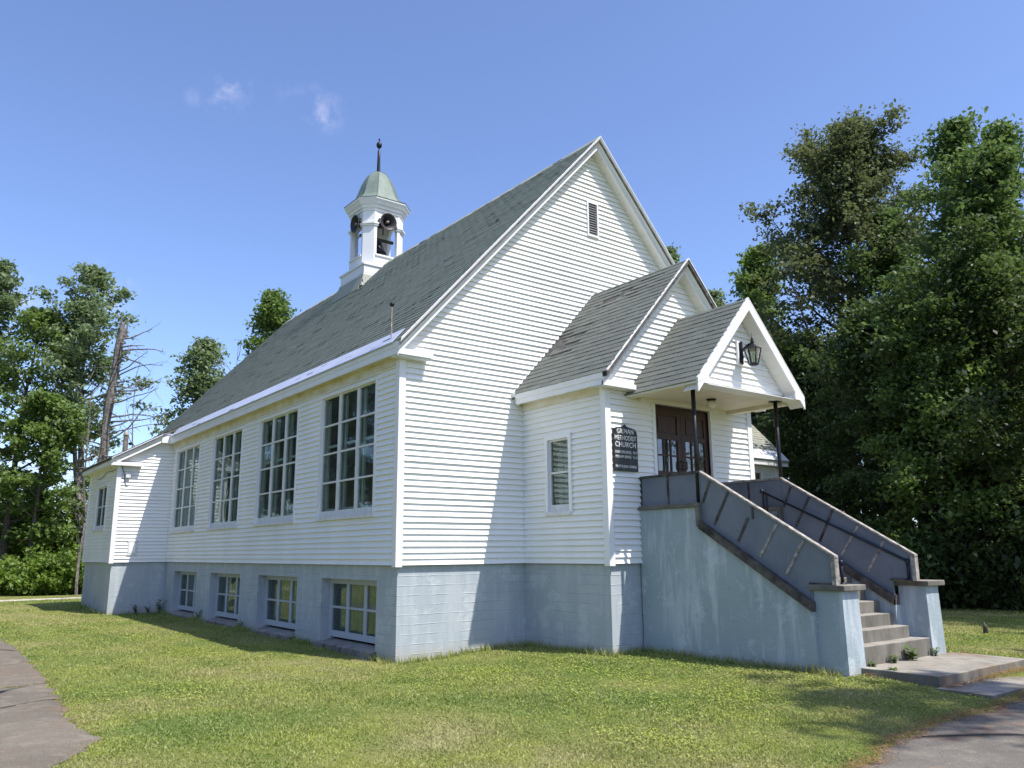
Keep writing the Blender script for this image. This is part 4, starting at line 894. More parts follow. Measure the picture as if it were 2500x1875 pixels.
    mb = MB(); mb.box(rx0-.02, rx1+.03, yB+.05, YP0+.06, -.272, -.245); obj('base_rail', mb, M['darkwood'], stair)
    # steel post that carries the porch roof
    pxx = XL0+.055 if x0 == XL0 else XR0+.14
    po = obj('porch_post', MB().tube([(pxx,-3.56,Z1+.068),(pxx,-3.56,2.846)], .036, 14), M['black'], church, True)
    mb = MB(); mb.box(pxx-.09, pxx+.09, -3.65, -3.47, 2.838, 2.849); obj('post_plate', mb, M['black'], po)
NS = 11; T_ = (YP1+.02-(-3.5))/(NS-1)*-1
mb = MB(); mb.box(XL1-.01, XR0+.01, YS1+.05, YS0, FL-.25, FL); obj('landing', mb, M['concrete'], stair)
zs0 = -1.10; rise = (FL-zs0)/NS
for k in range(NS):
    y0 = YP1+.01+k*(YS1+.05-YP1-.01)/NS; zt = zs0+k*rise; wl_, wr_ = XL1+.001, XR0-.001
    if k == 0: wl_, wr_ = 3.90+.003, 5.80-.003
    mb = MB(); mb.hexa([(wl_,y0,zt-rise-.3),(wr_,y0,zt-rise-.3),(wr_,YS1+.05,zt-rise-.3),(wl_,YS1+.05,zt-rise-.3)],[(wl_,y0+.006,zt),(wr_,y0+.006,zt),(wr_,YS1+.05,zt),(wl_,YS1+.05,zt)]) if k else mb.box(wl_, wr_, y0, YS1+.05, ZB, zt)
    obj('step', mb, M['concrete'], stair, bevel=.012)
# pipe handrails on the inner faces
for xx, side in ((XR0-.06, 'r'), (XL1+.05, 'l')):
    top = (xx,-3.28,1.235) if side == 'r' else (xx,-3.4,1.20); low = (xx+(.1 if side == 'r' else .03),-5.74,.02)
    hr = obj('handrail', MB().tube([top, low], .021, 10), M['rail'], stair, True)
    obj('handrail_post', MB().tube([(low[0],low[1],-.27),(low[0],low[1],.035)], .024, 10), M['rail'], hr, True); obj('handrail_post', MB().tube([(xx,top[1]-.02,FL),(xx,top[1]-.02,1.24)], .019, 10), M['rail'], hr, True); obj('handrail_post', MB().tube([(xx,top[1]-.09,FL),(xx,top[1]-.09,1.20)], .017, 10), M['rail'], hr, True)
    obj('rail_joint', MB().lathe([(.01,-.04),(.034,-.03),(.036,.03),(.01,.04)], low, 10), M['rail'], hr, True); obj('rail_joint', MB().lathe([(.01,-.04),(.034,-.03),(.036,.03),(.01,.04)], top, 10), M['rail'], hr, True); obj('post_base', MB().lathe([(.055,0),(.055,.012),(.03,.03)], (low[0],low[1],-.272), 12), M['rail'], hr, True)

# landing slab in front and the walk beyond it
def rough_box(mb, x0, x1, y0, y1, z0, z1, n=10, j=.012, seed=1):
    r = random.Random(seed)
    def side(k): return [r.uniform(-j, j) for _ in range(k+1)]
    loop = [(x0+(x1-x0)*i/n, y0+r.uniform(-j,j)) for i in range(n)]+[(x1+r.uniform(-j,j), y0+(y1-y0)*i/n) for i in range(n)]+[(x1-(x1-x0)*i/n, y1+r.uniform(-j,j)) for i in range(n)]+[(x0+r.uniform(-j,j), y1-(y1-y0)*i/n) for i in range(n)]
    mb.prism([(a, b, z0) for a, b in loop], (0,0,z1-z0)); return mb
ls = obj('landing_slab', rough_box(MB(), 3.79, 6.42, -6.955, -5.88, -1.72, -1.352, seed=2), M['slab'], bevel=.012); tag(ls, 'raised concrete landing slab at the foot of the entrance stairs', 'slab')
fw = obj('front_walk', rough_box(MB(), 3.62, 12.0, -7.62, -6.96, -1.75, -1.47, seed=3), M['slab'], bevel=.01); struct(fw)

# ================================================================== lantern, globe light, sign
ln = empty('wall_lantern', (4.70, GY, 3.38)); tag(ln, 'black coach lantern on a curved arm fixed to the porch gable', 'lantern')
mb = MB(); mb.box(4.615, 4.785, GY-.07, GY-.03, 3.36, 3.80); obj('mounting_board', mb, M['trim'], ln)
mb = MB(); mb.box(4.655, 4.745, GY-.085, GY-.066, 3.40, 3.77); mb.box(4.67, 4.73, GY-.10, GY-.086, 3.38, 3.79); obj('back_plate', mb, M['black'], ln, bevel=.012)
LY = GY-.32; LX = 4.70
obj('arm', MB().tube([(LX,GY-.09,3.60),(LX,GY-.15,3.655),(LX,GY-.24,3.70),(LX,LY,3.715)], [.022,.024,.022,.018], 8), M['black'], ln, True)
obj('arm', MB().tube([(LX,GY-.09,3.44),(LX,GY-.115,3.50),(LX,GY-.10,3.585)], .014, 6), M['black'], ln, True)
obj('lantern_finial', MB().lathe([(.016,0),(.03,.02),(.034,.04),(.018,.06),(.026,.075),(.012,.10),(.002,.20)], (LX,LY,3.70), 10), M['black'], ln, True)
cap = obj('lantern_cap', MB().lathe([(.155,0),(.15,.012),(.09,.045),(.04,.085),(.02,.11)], (LX,LY,3.60), 6), M['black'], ln)
obj('lantern_base', MB().lathe([(.05,-.02),(.085,0),(.085,.022),(.07,.03)], (LX,LY,3.325), 6), M['black'], ln)
for j in range(6):
    an, an2 = j*math.pi/3, (j+1)*math.pi/3; t0, b0 = (LX+.135*math.cos(an),LY+.135*math.sin(an),3.60), (LX+.078*math.cos(an),LY+.078*math.sin(an),3.35); t1, b1 = (LX+.135*math.cos(an2),LY+.135*math.sin(an2),3.60), (LX+.078*math.cos(an2),LY+.078*math.sin(an2),3.35)
    obj('lantern_rib', MB().tube([b0, t0], .011, 6), M['black'], ln)
    mb = MB(); mb.add([b0, b1, t1, t0], [(0,1,2,3)]); obj('lantern_pane', mb, M['glass'], ln)
obj('bulb', MB().lathe([(.012,0),(.018,.04),(.035,.09),(.035,.12),(.018,.155),(.003,.165)], (LX,LY,3.37), 12), M['globe'], ln, True)
gl = empty('ceiling_light', (4.68, -2.985, 2.78)); tag(gl, 'small frosted glass globe light under the porch ceiling', 'ceiling light')
obj('light_base', MB().lathe([(.055,0),(.085,.03),(.09,.045)], (4.68,-2.985,2.823), 16), M['black'], gl, True)
obj('globe', MB().lathe([(.01,-.11),(.05,-.10),(.085,-.06),(.10,-.01),(.085,.03),(.058,.05)], (4.68,-2.985,2.785), 18), M['globe'], gl, True)
# sign
sg = empty('church_sign', (3.105, -VD-.03, 1.54)); tag(sg, 'black hand-lettered church sign board with rounded top corners beside the door', 'sign')
sx0, sx1, sz0, sz1 = 2.822, 3.398, 1.54, 2.30; ol = [(sx0,sz0),(sx1,sz0),(sx1,sz1-.11)]+[(sx1-.10+.10*math.cos(a), sz1-.11+.10*math.sin(a)) for a in np.linspace(0, math.pi/2, 6)]+[(3.19,sz1+.005),(3.145,sz1+.018),(3.11,sz1+.052),(3.075,sz1+.018),(3.03,sz1+.005)]+[(sx0+.10+.10*math.cos(a), sz1-.11+.10*math.sin(a)) for a in np.linspace(math.pi/2, math.pi, 6)]
obj('board', MB().prism([(x,-VD-.036,z) for x, z in ol], (0,-.03,0)), M['sign'], sg)
def lettering(txt, x, z, size, parent, wx=1, bold=.0):
    cu = bpy.data.curves.new('lettering', 'FONT'); cu.body = txt; cu.size = size; cu.align_x = 'CENTER'; cu.extrude = .0012; cu.offset = bold; cu.space_character = 1.08
    t = bpy.data.objects.new('lettering_tmp', cu); COL.objects.link(t); bpy.context.view_layer.update()
    me = bpy.data.meshes.new_from_object(t.evaluated_get(bpy.context.evaluated_depsgraph_get())); bpy.data.objects.remove(t)
    co = np.empty(len(me.vertices)*3, np.float32); me.vertices.foreach_get('co', co); co = co.reshape(-1, 3)
    wob = .004*np.sin(co[:,0]*60+x*9)*size/.1; y = co[:,1]+wob; k = .06*np.sin(co[:,0]*23)
    new = np.stack([x+co[:,0]*wx+y*k*.6, -VD-.0672-co[:,2], z+y], -1)
    base = np.array([x, -VD-.067, z]); me.vertices.foreach_set('co', (new-base).astype(np.float32).ravel()); me.materials.clear(); me.materials.append(M['lettering']); me.update()
    o = bpy.data.objects.new('lettering', me); o.location = base; link(o, parent)
lettering('GILMAN', 3.11, 2.19, .115, sg, .92, .0015); lettering('METHODIST', 3.11, 2.075, .112, sg, .80, .0015); lettering('CHURCH', 3.11, 1.955, .125, sg, .92, .0015)
for z, size, words in ((1.845, .064, ((2.95,'CHURCH',.72),(3.15,'SCHOOL',.72),(3.325,'10 A',.72))), (1.765, .064, ((2.955,'WORSHIP',.66),(3.155,'SERVICE',.66),(3.325,'11 A',.72))), (1.60, .060, ((2.945,'MINISTER',.66),(3.10,'JOHN',.68),(3.27,'SOMERS',.76)))):
    for x, wtxt, k in words: lettering(wtxt, x, z, size, sg, k, .0008)

# ================================================================== trees
def mat_leaf(name, a, b, tr, gloss=.35):
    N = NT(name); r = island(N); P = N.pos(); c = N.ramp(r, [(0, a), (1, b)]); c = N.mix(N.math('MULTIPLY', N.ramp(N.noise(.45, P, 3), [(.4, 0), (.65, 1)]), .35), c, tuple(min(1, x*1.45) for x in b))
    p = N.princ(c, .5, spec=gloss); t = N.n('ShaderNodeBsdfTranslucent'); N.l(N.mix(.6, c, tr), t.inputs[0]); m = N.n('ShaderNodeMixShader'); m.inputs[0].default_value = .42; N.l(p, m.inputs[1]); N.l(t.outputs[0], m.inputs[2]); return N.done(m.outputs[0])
LEAF = {'mid': mat_leaf('maple_leaves', (.092,.155,.042), (.165,.240,.072), (.25,.36,.06)),
        'olive': mat_leaf('olive_leaves', (.070,.095,.045), (.125,.150,.068), (.19,.22,.07)),
        'light': mat_leaf('light_green_leaves', (.068,.125,.038), (.122,.190,.062), (.18,.27,.06)),
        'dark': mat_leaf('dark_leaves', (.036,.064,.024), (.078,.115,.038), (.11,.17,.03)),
        'grey': mat_leaf('grey_green_leaves', (.125,.175,.090), (.205,.265,.140), (.27,.37,.12)),
        'shrub': mat_leaf('bright_shrub_leaves', (.085,.150,.028), (.17,.255,.045), (.25,.37,.045))}
BARK = mat_plain('grey_bark', (.10,.085,.07), .95, 0, .4, 9, .6); DEAD = mat_plain('dead_wood', (.175,.158,.142), .95, 0, .45, 8, .6); PALE = mat_plain('pale_bark', (.30,.28,.25), .95, 0, .35, 8, .5)
class Tree:
    def __init__(s, seed): s.r = np.random.default_rng(seed); s.mb = MB(); s.tips = []
    def limb(s, p, d, L, r0, r1, n, wob, up, sides):
        pts = [np.array(p, float)]; d = np.array(d, float); d /= np.linalg.norm(d); rad = [r0]
        for i in range(n):
            d = d+s.r.normal(0, wob, 3)+np.array([0,0,up]); d /= np.linalg.norm(d); pts.append(pts[-1]+d*L/n); rad.append(r0+(r1-r0)*(i+1)/n)
        s.mb.tube([tuple(q) for q in pts], rad, sides, cap=False); return pts, d
def at(pts, t):
    f = t*(len(pts)-1); i = min(int(f), len(pts)-2); return pts[i]+(pts[i+1]-pts[i])*(f-i)
def leaves(r, centers, per, spread, size, flat=.42, droop=.35):
    C_ = np.repeat(np.asarray(centers), per, 0); n = len(C_); C_ = C_+r.normal(0, 1, (n,3))*np.array([spread, spread, spread*flat])
    nrm = r.normal(0, .75, (n,3)); nrm[:,2] = np.abs(nrm[:,2])+.55; nrm /= np.linalg.norm(nrm, axis=1)[:,None]
    ax = r.normal(0, 1, (n,3)); ax -= (ax*nrm).sum(1)[:,None]*nrm; ax /= np.linalg.norm(ax, axis=1)[:,None]+1e-9; ax[:,2] -= droop; bx = np.cross(nrm, ax); bx /= np.linalg.norm(bx, axis=1)[:,None]+1e-9
    sz = size*r.uniform(.6, 1.25, n)[:,None]; a, b = ax*sz, bx*sz*.36
    V = np.empty((n,4,3), np.float32); V[:,0] = C_-a*.5; V[:,1] = C_+b+nrm*sz*.08-a*.05; V[:,2] = C_+a*.55; V[:,3] = C_-b+nrm*sz*.08-a*.05
    return V.reshape(-1,3), np.arange(n*4, dtype=np.int32).reshape(-1,4)
def make_tree(name, label, base, H, width, leaf='mid', crown0=.3, seed=1, trunk_r=None, nb=26, sub=7, per=26, size=.15, spread=.32, lean=(0,0), shape='oval', bark=None, group=None, stems=1, cat='tree', upang=.35, thin=0.0, base_lift=-.15, spires=7):
    T = Tree(seed); r = T.r; base = np.array([base[0], base[1], gzf(base[0], base[1])+base_lift]); tr = trunk_r or H*.014; cent = []
    for s_ in range(stems):
        off = np.array([r.normal(0,.12*(s_>0)), r.normal(0,.12*(s_>0)), 0]); h = H*(1-.13*s_)
        pts, _ = T.limb(base+off, (lean[0]+r.normal(0,.06*(s_>0)), lean[1]+r.normal(0,.06*(s_>0)), 1), h, tr*(1-.25*s_), tr*.12, 12, .035, .03, 8)
        for k in range(nb):
            t = crown0+(1-crown0)*((k+.5)/nb)**.9; p = at(pts, min(t, .99)); f = (t-crown0)/(1-crown0)
            prof = {'oval': math.sin(math.pi*min(1, .14+.86*f*1.0))**.7, 'cone': (1-f)**.75+.08, 'column': .55+.45*math.sin(math.pi*f), 'dome': math.sqrt(max(0.02, 1-f*f))}[shape]
            L = width*.5*max(.10, prof)*r.uniform(.65, 1.2); az = k*2.4+r.uniform(-.5,.5); ua = upang+.9*f*f+r.normal(0,.12); d = np.array([math.cos(az)*math.cos(ua), math.sin(az)*math.cos(ua), math.sin(ua)])
            if thin and r.random() < thin: continue
            bp, _ = T.limb(p, d, L, tr*(.36*(1-f)+.09), tr*.05, 5, .14, .05+.10*f, 5)
            for q in range(sub):
                tt = .25+.75*(q+r.random())/sub; sp = at(bp, min(tt, 1)); az2 = r.uniform(0, 2*math.pi); d2 = np.array([math.cos(az2), math.sin(az2), r.uniform(-.15,.55)])+d*.5
                tw, _ = T.limb(sp, d2, L*r.uniform(.2,.42)*(1.15-.5*tt)+.15, tr*.05, tr*.02, 3, .2, .04, 3)
                for m in (.35, .7, 1.0): cent.append(at(tw, m))
            cent.append(bp[-1])
        cent.append(pts[-1]); cent.append(at(pts, .97))
        for q in range(spires):                                   # upright shoots that break the outline
            p = at(pts, r.uniform(.62, .95)); az = r.uniform(0, 6.28); o_ = width*.5*r.uniform(.15,.55); sp, _ = T.limb(p+np.array([math.cos(az),math.sin(az),0])*o_*.3, (math.cos(az)*.55, math.sin(az)*.55, 1), o_*.8+H*r.uniform(.02,.055), tr*.09, tr*.02, 5, .08, .10, 4)
            for m in np.linspace(.35, 1, 6): cent.append(at(sp, m))
    root = empty(name, tuple(base)); tag(root, label, cat, group)
    V, F_ = leaves(r, cent, per, spread*.74, size*.95); np_obj('crown', V, F_, LEAF[leaf], root)
    obj('trunk', T.mb, bark or BARK, root, smooth=True)
    return root
def copy_tree(root, loc, rz=0, sc=1, label=None, group=None):
    c = root.copy(); COL.objects.link(c); c.location = (loc[0], loc[1], gzf(loc[0], loc[1])-.15); c.rotation_euler = (0,0,rz); c.scale = (sc,sc,sc)
    if label: c['label'] = label
    if group: c['group'] = group
    elif 'group' in c: del c['group']
    for ch in root.children:
        k = ch.copy(); COL.objects.link(k); k.parent = c; k.matrix_parent_inverse = ch.matrix_parent_inverse.copy()
    return c
def place(u, dist): p = at_depth(u, 1360, dist); return (p[0], p[1])
def height(u, v, dist): p = at_depth(u, v, dist); return p[2]-gzf(p[0], p[1])
def T_at(name, label, u, vtop, dist, width, **kw): xy = place(u, dist); return make_tree(name, label, xy, height(u, vtop, dist), width, **kw)

# right-hand wood, standing along the edge of the lawn
GR = 'tall trees at the edge of the right-hand lawn'
t_olive = T_at('oak_tree', 'tall broad olive-green tree rising over the other trees right of the porch', 2098, 345, 36, 12.5, leaf='olive', crown0=.10, seed=11, nb=64, sub=10, per=36, size=.185, spread=.36, shape='dome', upang=.3, spires=16)
t_light = T_at('maple_tree', 'rounded mid-green tree just right of the porch roof peak', 1868, 605, 41, 5.5, leaf='mid', crown0=.12, seed=12, nb=30, sub=8, per=26, size=.22, spread=.36)
t_right = T_at('maple_tree', 'tallest light green tree with upright shoots right of the olive tree', 2440, 245, 30, 10.0, leaf='light', crown0=.22, seed=13, nb=42, sub=7, per=17, size=.18, spread=.27, shape='cone', upang=.55, stems=2, thin=.05, spires=9)
t_mid = T_at('maple_tree', 'slim light green tree in the gap beside the tall olive tree', 2275, 436, 33, 5.6, leaf='light', crown0=.2, seed=14, nb=36, sub=7, per=18, size=.18, spread=.28, upang=.5)
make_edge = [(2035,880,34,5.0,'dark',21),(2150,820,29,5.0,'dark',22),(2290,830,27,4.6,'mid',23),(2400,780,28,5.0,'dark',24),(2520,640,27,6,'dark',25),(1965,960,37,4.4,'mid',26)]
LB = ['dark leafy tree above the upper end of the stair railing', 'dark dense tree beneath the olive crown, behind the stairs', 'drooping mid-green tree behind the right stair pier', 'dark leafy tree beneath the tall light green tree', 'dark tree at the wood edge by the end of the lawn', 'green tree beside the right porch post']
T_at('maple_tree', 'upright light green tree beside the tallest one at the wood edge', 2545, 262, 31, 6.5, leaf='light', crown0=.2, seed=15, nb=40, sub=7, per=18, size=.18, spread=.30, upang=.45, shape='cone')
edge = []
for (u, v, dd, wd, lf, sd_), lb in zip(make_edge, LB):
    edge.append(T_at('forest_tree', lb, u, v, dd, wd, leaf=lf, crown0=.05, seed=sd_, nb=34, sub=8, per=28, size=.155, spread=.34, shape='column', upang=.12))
T_at('birch_tree', 'small feathery tree peeping over the vestibule roof ridge', 1752, 690, 48, 4, leaf='grey', crown0=.2, seed=31, nb=24, sub=6, per=20, size=.24, spread=.38)
T_at('birch_tree', 'tip of a small tree behind the right slope of the main gable', 1642, 622, 52, 3.2, leaf='grey', crown0=.3, seed=32, nb=20, sub=6, per=16, size=.24, spread=.34)
# left-hand trees
T_at('ash_tree', 'slender two-stemmed tree with an airy crown and high bare trunk', 205, 668, 50, 7.4, leaf='grey', crown0=.44, seed=41, nb=24, sub=5, per=18, size=.25, spread=.32, stems=2, thin=.15, upang=.4, bark=PALE)
T_at('ash_tree', 'leaning thin-leaved tree behind the left wing roof', 432, 835, 50, 5.4, leaf='grey', crown0=.26, seed=42, nb=24, sub=6, per=16, size=.25, spread=.38, lean=(.05,.0))
T_at('maple_tree', 'round treetop showing above the roof ridge beside the belfry', 690, 742, 58, 8.5, leaf='mid', crown0=.25, seed=43, nb=32, sub=7, per=20, size=.28, spread=.42, shape='dome')
t_l1 = T_at('maple_tree', 'big spreading tree with dense low branches on the left', 5, 735, 48, 7.2, leaf='mid', crown0=.22, seed=44, nb=26, sub=6, per=14, size=.24, spread=.36, upang=.15)
t_l2 = T_at('maple_tree', 'leafy tree in front of the slender two-stemmed tree', 70, 970, 47, 4.6, leaf='mid', crown0=.22, seed=45, nb=24, sub=6, per=17, size=.24, spread=.36, upang=.15)
t_l3 = T_at('maple_tree', 'tall tree with one branch reaching into the open sky on the left', -50, 650, 52, 6.0, leaf='grey', crown0=.2, seed=46, nb=28, sub=6, per=16, size=.26, spread=.38)
# dead snag with broken top
def snag():
    a = at_depth(243, 1150, 47); b = at_depth(297, 805, 47); base = np.array([a[0], a[1], gzf(a[0], a[1])-.2]); T = Tree(51); r = T.r
    top = b; base = top+(a-top)/(a[2]-top[2])*(base[2]-top[2]); base = np.array(base); ax = top-base
    pts = [base+ax*t+r.normal(0,.04,3) for t in np.linspace(0,1,14)]; pts[0] = base
    T.mb.tube([tuple(p) for p in pts], [.30-.12*i/13+r.uniform(-.03,.03) for i in range(14)], 10, cap=True)
    for j in range(5): q = pts[-1]+r.normal(0,.08,3); T.mb.tube([tuple(q-np.array([0,0,.4])), tuple(q+np.array([r.normal(0,.08),r.normal(0,.08),r.uniform(.2,.7)]))], [.11,.01], 5)
    right = RX*.9-RF*.1
    for k in range(44):
        t = .22+.76*k/44; p = base+ax*t; s_ = 1 if r.random() < .82 else -1; d = right*s_+RF*r.uniform(-.9,.9)+np.array([0,0,r.uniform(-.1,.25)]); bp, dd = T.limb(p, d, r.uniform(1.2,5.0)*(1-.35*t), .055, .013, 7, .13, -.015+.05*r.random(), 4)
        for q in range(3): T.limb(at(bp, r.uniform(.3,.95)), dd+r.normal(0,.7,3), r.uniform(.3,1.2), .016, .005, 4, .2, .02, 3)
    root = empty('dead_tree', tuple(base)); tag(root, 'leaning dead tree with a snapped top and bare side branches', 'tree'); obj('trunk', T.mb, DEAD, root)
snag()
def bare(u, vtop, dist, seed, label):
    xy = place(u, dist); H = height(u, vtop, dist); T = Tree(seed); r = T.r; base = np.array([xy[0], xy[1], gzf(*xy)-.1]); pts, _ = T.limb(base, (r.normal(0,.05), r.normal(0,.05), 1), H, .07, .012, 12, .04, .02, 5)
    for k in range(16):
        p = at(pts, .25+.73*k/16); az = r.uniform(0,6.28); bp, dd = T.limb(p, (math.cos(az), math.sin(az), .9), H*r.uniform(.06,.16), .022, .006, 4, .15, .05, 4)
        for q in range(2): T.limb(at(bp, r.uniform(.4,.9)), dd+r.normal(0,.6,3), H*.05, .009, .004, 3, .15, .03, 3)
    root = empty('bare_sapling', tuple(base)); tag(root, label, 'sapling', 'bare saplings left of the church'); obj('stem', T.mb, DEAD, root)
bare(530, 830, 46, 61, 'bare twiggy sapling showing above the church roof slope'); bare(222, 930, 42, 62, 'bare sapling between the slender tree and the dead trunk'); bare(195, 1010, 41, 63, 'crooked bare sapling beside the slender tree trunk'); bare(325, 905, 44, 64, 'thin bare sapling right of the dead leaning trunk')
# shrubs and the hedge-like edge on the left
def shrub(name, label, x, y, H, wd, leaf, seed, per=22, size=.15, group=None, n=70, cat='shrub'):
    T = Tree(seed); r = T.r; base = np.array([x, y, gzf(x, y)-.05]); cent = []
    for k in range(n):
        az = r.uniform(0,6.28); rr = math.sqrt(r.random()); d = np.array([math.cos(az)*rr*wd*.5/H*1.1, math.sin(az)*rr*wd*.5/H*1.1, 1.0]); L = H*(1-.35*rr*rr)*r.uniform(.75,1.05); bp, dd = T.limb(base+np.array([math.cos(az),math.sin(az),0])*rr*wd*.18, d, L, .028, .006, 5, .10, -.02, 4)
        for m in np.linspace(.25, 1, 5): cent.append(at(bp, m)+r.normal(0,.08,3))
    root = empty(name, tuple(base)); tag(root, label, cat, group); V, F_ = leaves(r, cent, per, .20, size, .5, .45); np_obj('foliage', V, F_, LEAF[leaf], root); obj('stems', T.mb, BARK, root); return root
def S_at(label, u, vb, dist_z, H, wd, leaf, seed, **kw):
    p = on_z(u, vb, -1.52); return shrub('shrub', label, p[0], p[1], H, wd, leaf, seed, **kw)
GS = 'leafy bushes along the edge of the left lawn'; ORD = ['sixth', 'fifth', 'fourth', 'third', 'second', 'first']
for i, (u, vb, H, wd, lf) in enumerate([(-60,1452,1.9,4.0,'shrub'),(20,1450,1.8,3.6,'shrub'),(90,1451,2.1,3.6,'shrub'),(150,1450,2.0,3.2,'shrub'),(205,1447,2.2,3.2,'shrub'),(260,1446,2.3,3.4,'mid')]):
    S_at('low leafy bush along the far lawn edge, %s out from the left wing' % ORD[i], u, vb, 0, H, wd, lf, 70+i, group=GS, size=.19, per=15)
for i, (u, vb, H, wd, lf) in enumerate([(-30,1440,4.8,5.0,'mid'),(60,1439,5.2,5.0,'mid'),(135,1439,5.6,5.0,'shrub'),(215,1437,5.0,4.6,'mid')]):
    S_at('tall bush behind the low far bushes, %s out from the left wing' % ORD[i+2], u, vb, 0, H, wd, lf, 80+i, group='tall bushes behind the low left bushes', size=.24, per=15, n=80)
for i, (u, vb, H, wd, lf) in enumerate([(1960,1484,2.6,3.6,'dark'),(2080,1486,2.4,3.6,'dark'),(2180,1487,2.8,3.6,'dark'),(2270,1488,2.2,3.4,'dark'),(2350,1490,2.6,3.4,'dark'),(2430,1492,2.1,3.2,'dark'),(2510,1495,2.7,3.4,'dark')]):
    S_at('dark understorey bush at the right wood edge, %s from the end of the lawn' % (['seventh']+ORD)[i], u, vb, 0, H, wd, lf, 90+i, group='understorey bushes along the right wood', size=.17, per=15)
# more of the same woods further back and beyond the frame (they close the view, throw the dappled shade and show in the panes)
BG = 'further trees of the surrounding woods'; BL = 'tree of the woods around the church clearing'
for src, x, y, rz, sc in [(edge[1],-7.6,46,1.7,2.0),(edge[3],-9,54,.7,2.2),(edge[1],-9,38,1,1.5),(edge[3],-13,35,2,1.5),(edge[0],-17,32,.5,1.6),(edge[1],-21,28,3,1.5),(edge[3],-25,23,2,1.6),(edge[0],-28,17,4,1.6),(edge[1],-30,10,1.4,1.6),(edge[3],-31,3,.2,1.5),(edge[0],-11,42,2.5,1.7),(edge[1],-16,38,.6,1.8),(edge[3],-22,33,1.2,1.8),(t_l2,-2.5,50,1.2,.75),(t_l2,1,58,2.2,.8),(t_l2,5.5,62,3.2,.85),
                        (edge[1],24,2,1,1.0),(edge[3],25,-5,2,1.05),(edge[0],25,9,2.6,1.0),(edge[4],29,12,.4,1.0),(edge[1],30,-12,3,1.2),(edge[3],22,-9,3.8,1.15),(edge[1],33,20,2,1.0),(edge[0],30,24,1,1.1),(edge[2],23,-1,1.9,.95),(edge[0],28,-1,1,1.2)]:
    copy_tree(src, (x, y), rz, sc, BL, BG)
# open trees beyond the drive whose dappled shade falls across the walk and the lawn's corner
t_sh = make_tree('pine_tree', 'tall open tree beyond the drive, opposite the front walk', (8.3,-17.8), 19, 7, leaf='mid', crown0=.42, seed=97, nb=26, sub=5, per=7, size=.26, spread=.30, thin=.2, upang=.1)
for src, x, y, rz, sc, lb in [(t_sh,11.4,-16.6,1.4,.95,'tall open tree beyond the drive, opposite the right stair pier'),(t_sh,15.2,-14.2,2.6,1.0,'tall open tree beyond the drive near the wood'),(t_mid,18.4,-10.2,2.2,1.1,'slim tree where the drive meets the wood'),(t_olive,24.0,-14.0,1.2,.9,'broad olive tree beyond the end of the drive'),(t_sh,16.8,-7.6,.3,.9,'open tree at the wood edge beside the drive')]:
    copy_tree(src, (x, y), rz, sc, lb)

# ================================================================== utility pole and wires
ux, uy = place(281, 37); uz = gzf(ux, uy); uph = height(281, 1062, 37)
upole = empty('utility_pole', (ux, uy, uz)); tag(upole, 'dark wooden utility pole with insulators behind the left wing', 'pole')
obj('pole', MB().tube([(ux,uy,uz-.2),(ux,uy,uz+uph)], [.12,.10], 10), M['darkwood'], upole, True)
obj('pole_cap', MB().lathe([(.11,0),(.12,.05),(.08,.18),(.03,.20)], (ux,uy,uz+uph-.03), 10), M['greywood'], upole, True)
for k in range(3): z = uz+uph-.35-.4*k; obj('insulator', MB().lathe([(.03,-.06),(.07,-.03),(.05,0),(.07,.03),(.03,.06)], (ux+RX[0]*.2,uy+RX[1]*.2,z), 10), M['black'], upole, True); obj('bracket', MB().tube([(ux,uy,z),(ux+RX[0]*.2,uy+RX[1]*.2,z)], .018, 5), M['black'], upole)
lp = [(ux+RX[0]*(.25+.28*math.sin(t*math.pi)), uy+RX[1]*(.25+.28*math.sin(t*math.pi)), uz+uph-.3-1.0*t) for t in np.linspace(0,1,9)]; obj('drip_loop', MB().tube(lp, .022, 5), M['black'], upole)
def wire(a, b, sag, label):
    pts = [tuple(np.array(a)*(1-t)+np.array(b)*t-np.array([0,0,sag*4*t*(1-t)])) for t in np.linspace(0,1,14)]; o = obj('power_line', MB().tube(pts, .011, 4), M['black']); tag(o, label, 'wire', 'wires on the utility pole')
for k in range(2): wire((ux,uy,uz+uph-.35-.4*k), tuple(at_depth(-260, 1100+25*k, 42)), .5, 'thin black power line running left from the utility pole')
wire((ux,uy,uz+uph-.75), (-1.6,15.2,2.85), .4, 'thin black service line from the utility pole down to the left wing')

# ================================================================== small plants at the walls and steps, stump
def weed(label, x, y, z, H, seed, leaf='mid', n=9, size=.09, broad=False):
    r = np.random.default_rng(seed); mb = MB(); V = []; F_ = []
    for k in range(n):
        az = r.uniform(0,6.28); d = np.array([math.cos(az)*r.uniform(.15,.7), math.sin(az)*r.uniform(.15,.7), 1]); p = np.array([x,y,z-.02]); L = H*r.uniform(.5,1.05); pts = [p+d*L*t*np.array([t,t,1]) for t in (0,.4,.75,1)]
        mb.tube([tuple(q) for q in pts], [.004,.004,.003,.002], 4)
        for q in pts[1:]:
            for m in range(3): a = r.normal(0,1,3); a[2] = abs(a[2])*.3; a *= size/np.linalg.norm(a); b = np.cross(a, [0,0,1]); b *= (.4 if broad else .25)*size/(np.linalg.norm(b)+1e-6); k0 = len(V); V += [q, q+a*.5+b, q+a, q+a*.5-b]; F_.append((k0,k0+1,k0+2,k0+3))
    root = empty('weed', (x, y, z)); tag(root, label, 'weed'); np_obj('leaves', np.array(V), np.array(F_), LEAF[leaf], root); obj('stalks', mb, LEAF[leaf], root)
weed('broad-leaved dock weed growing against the bottom step', 5.05, -5.98, -1.36, .17, 1, 'mid', 5, .10, True)
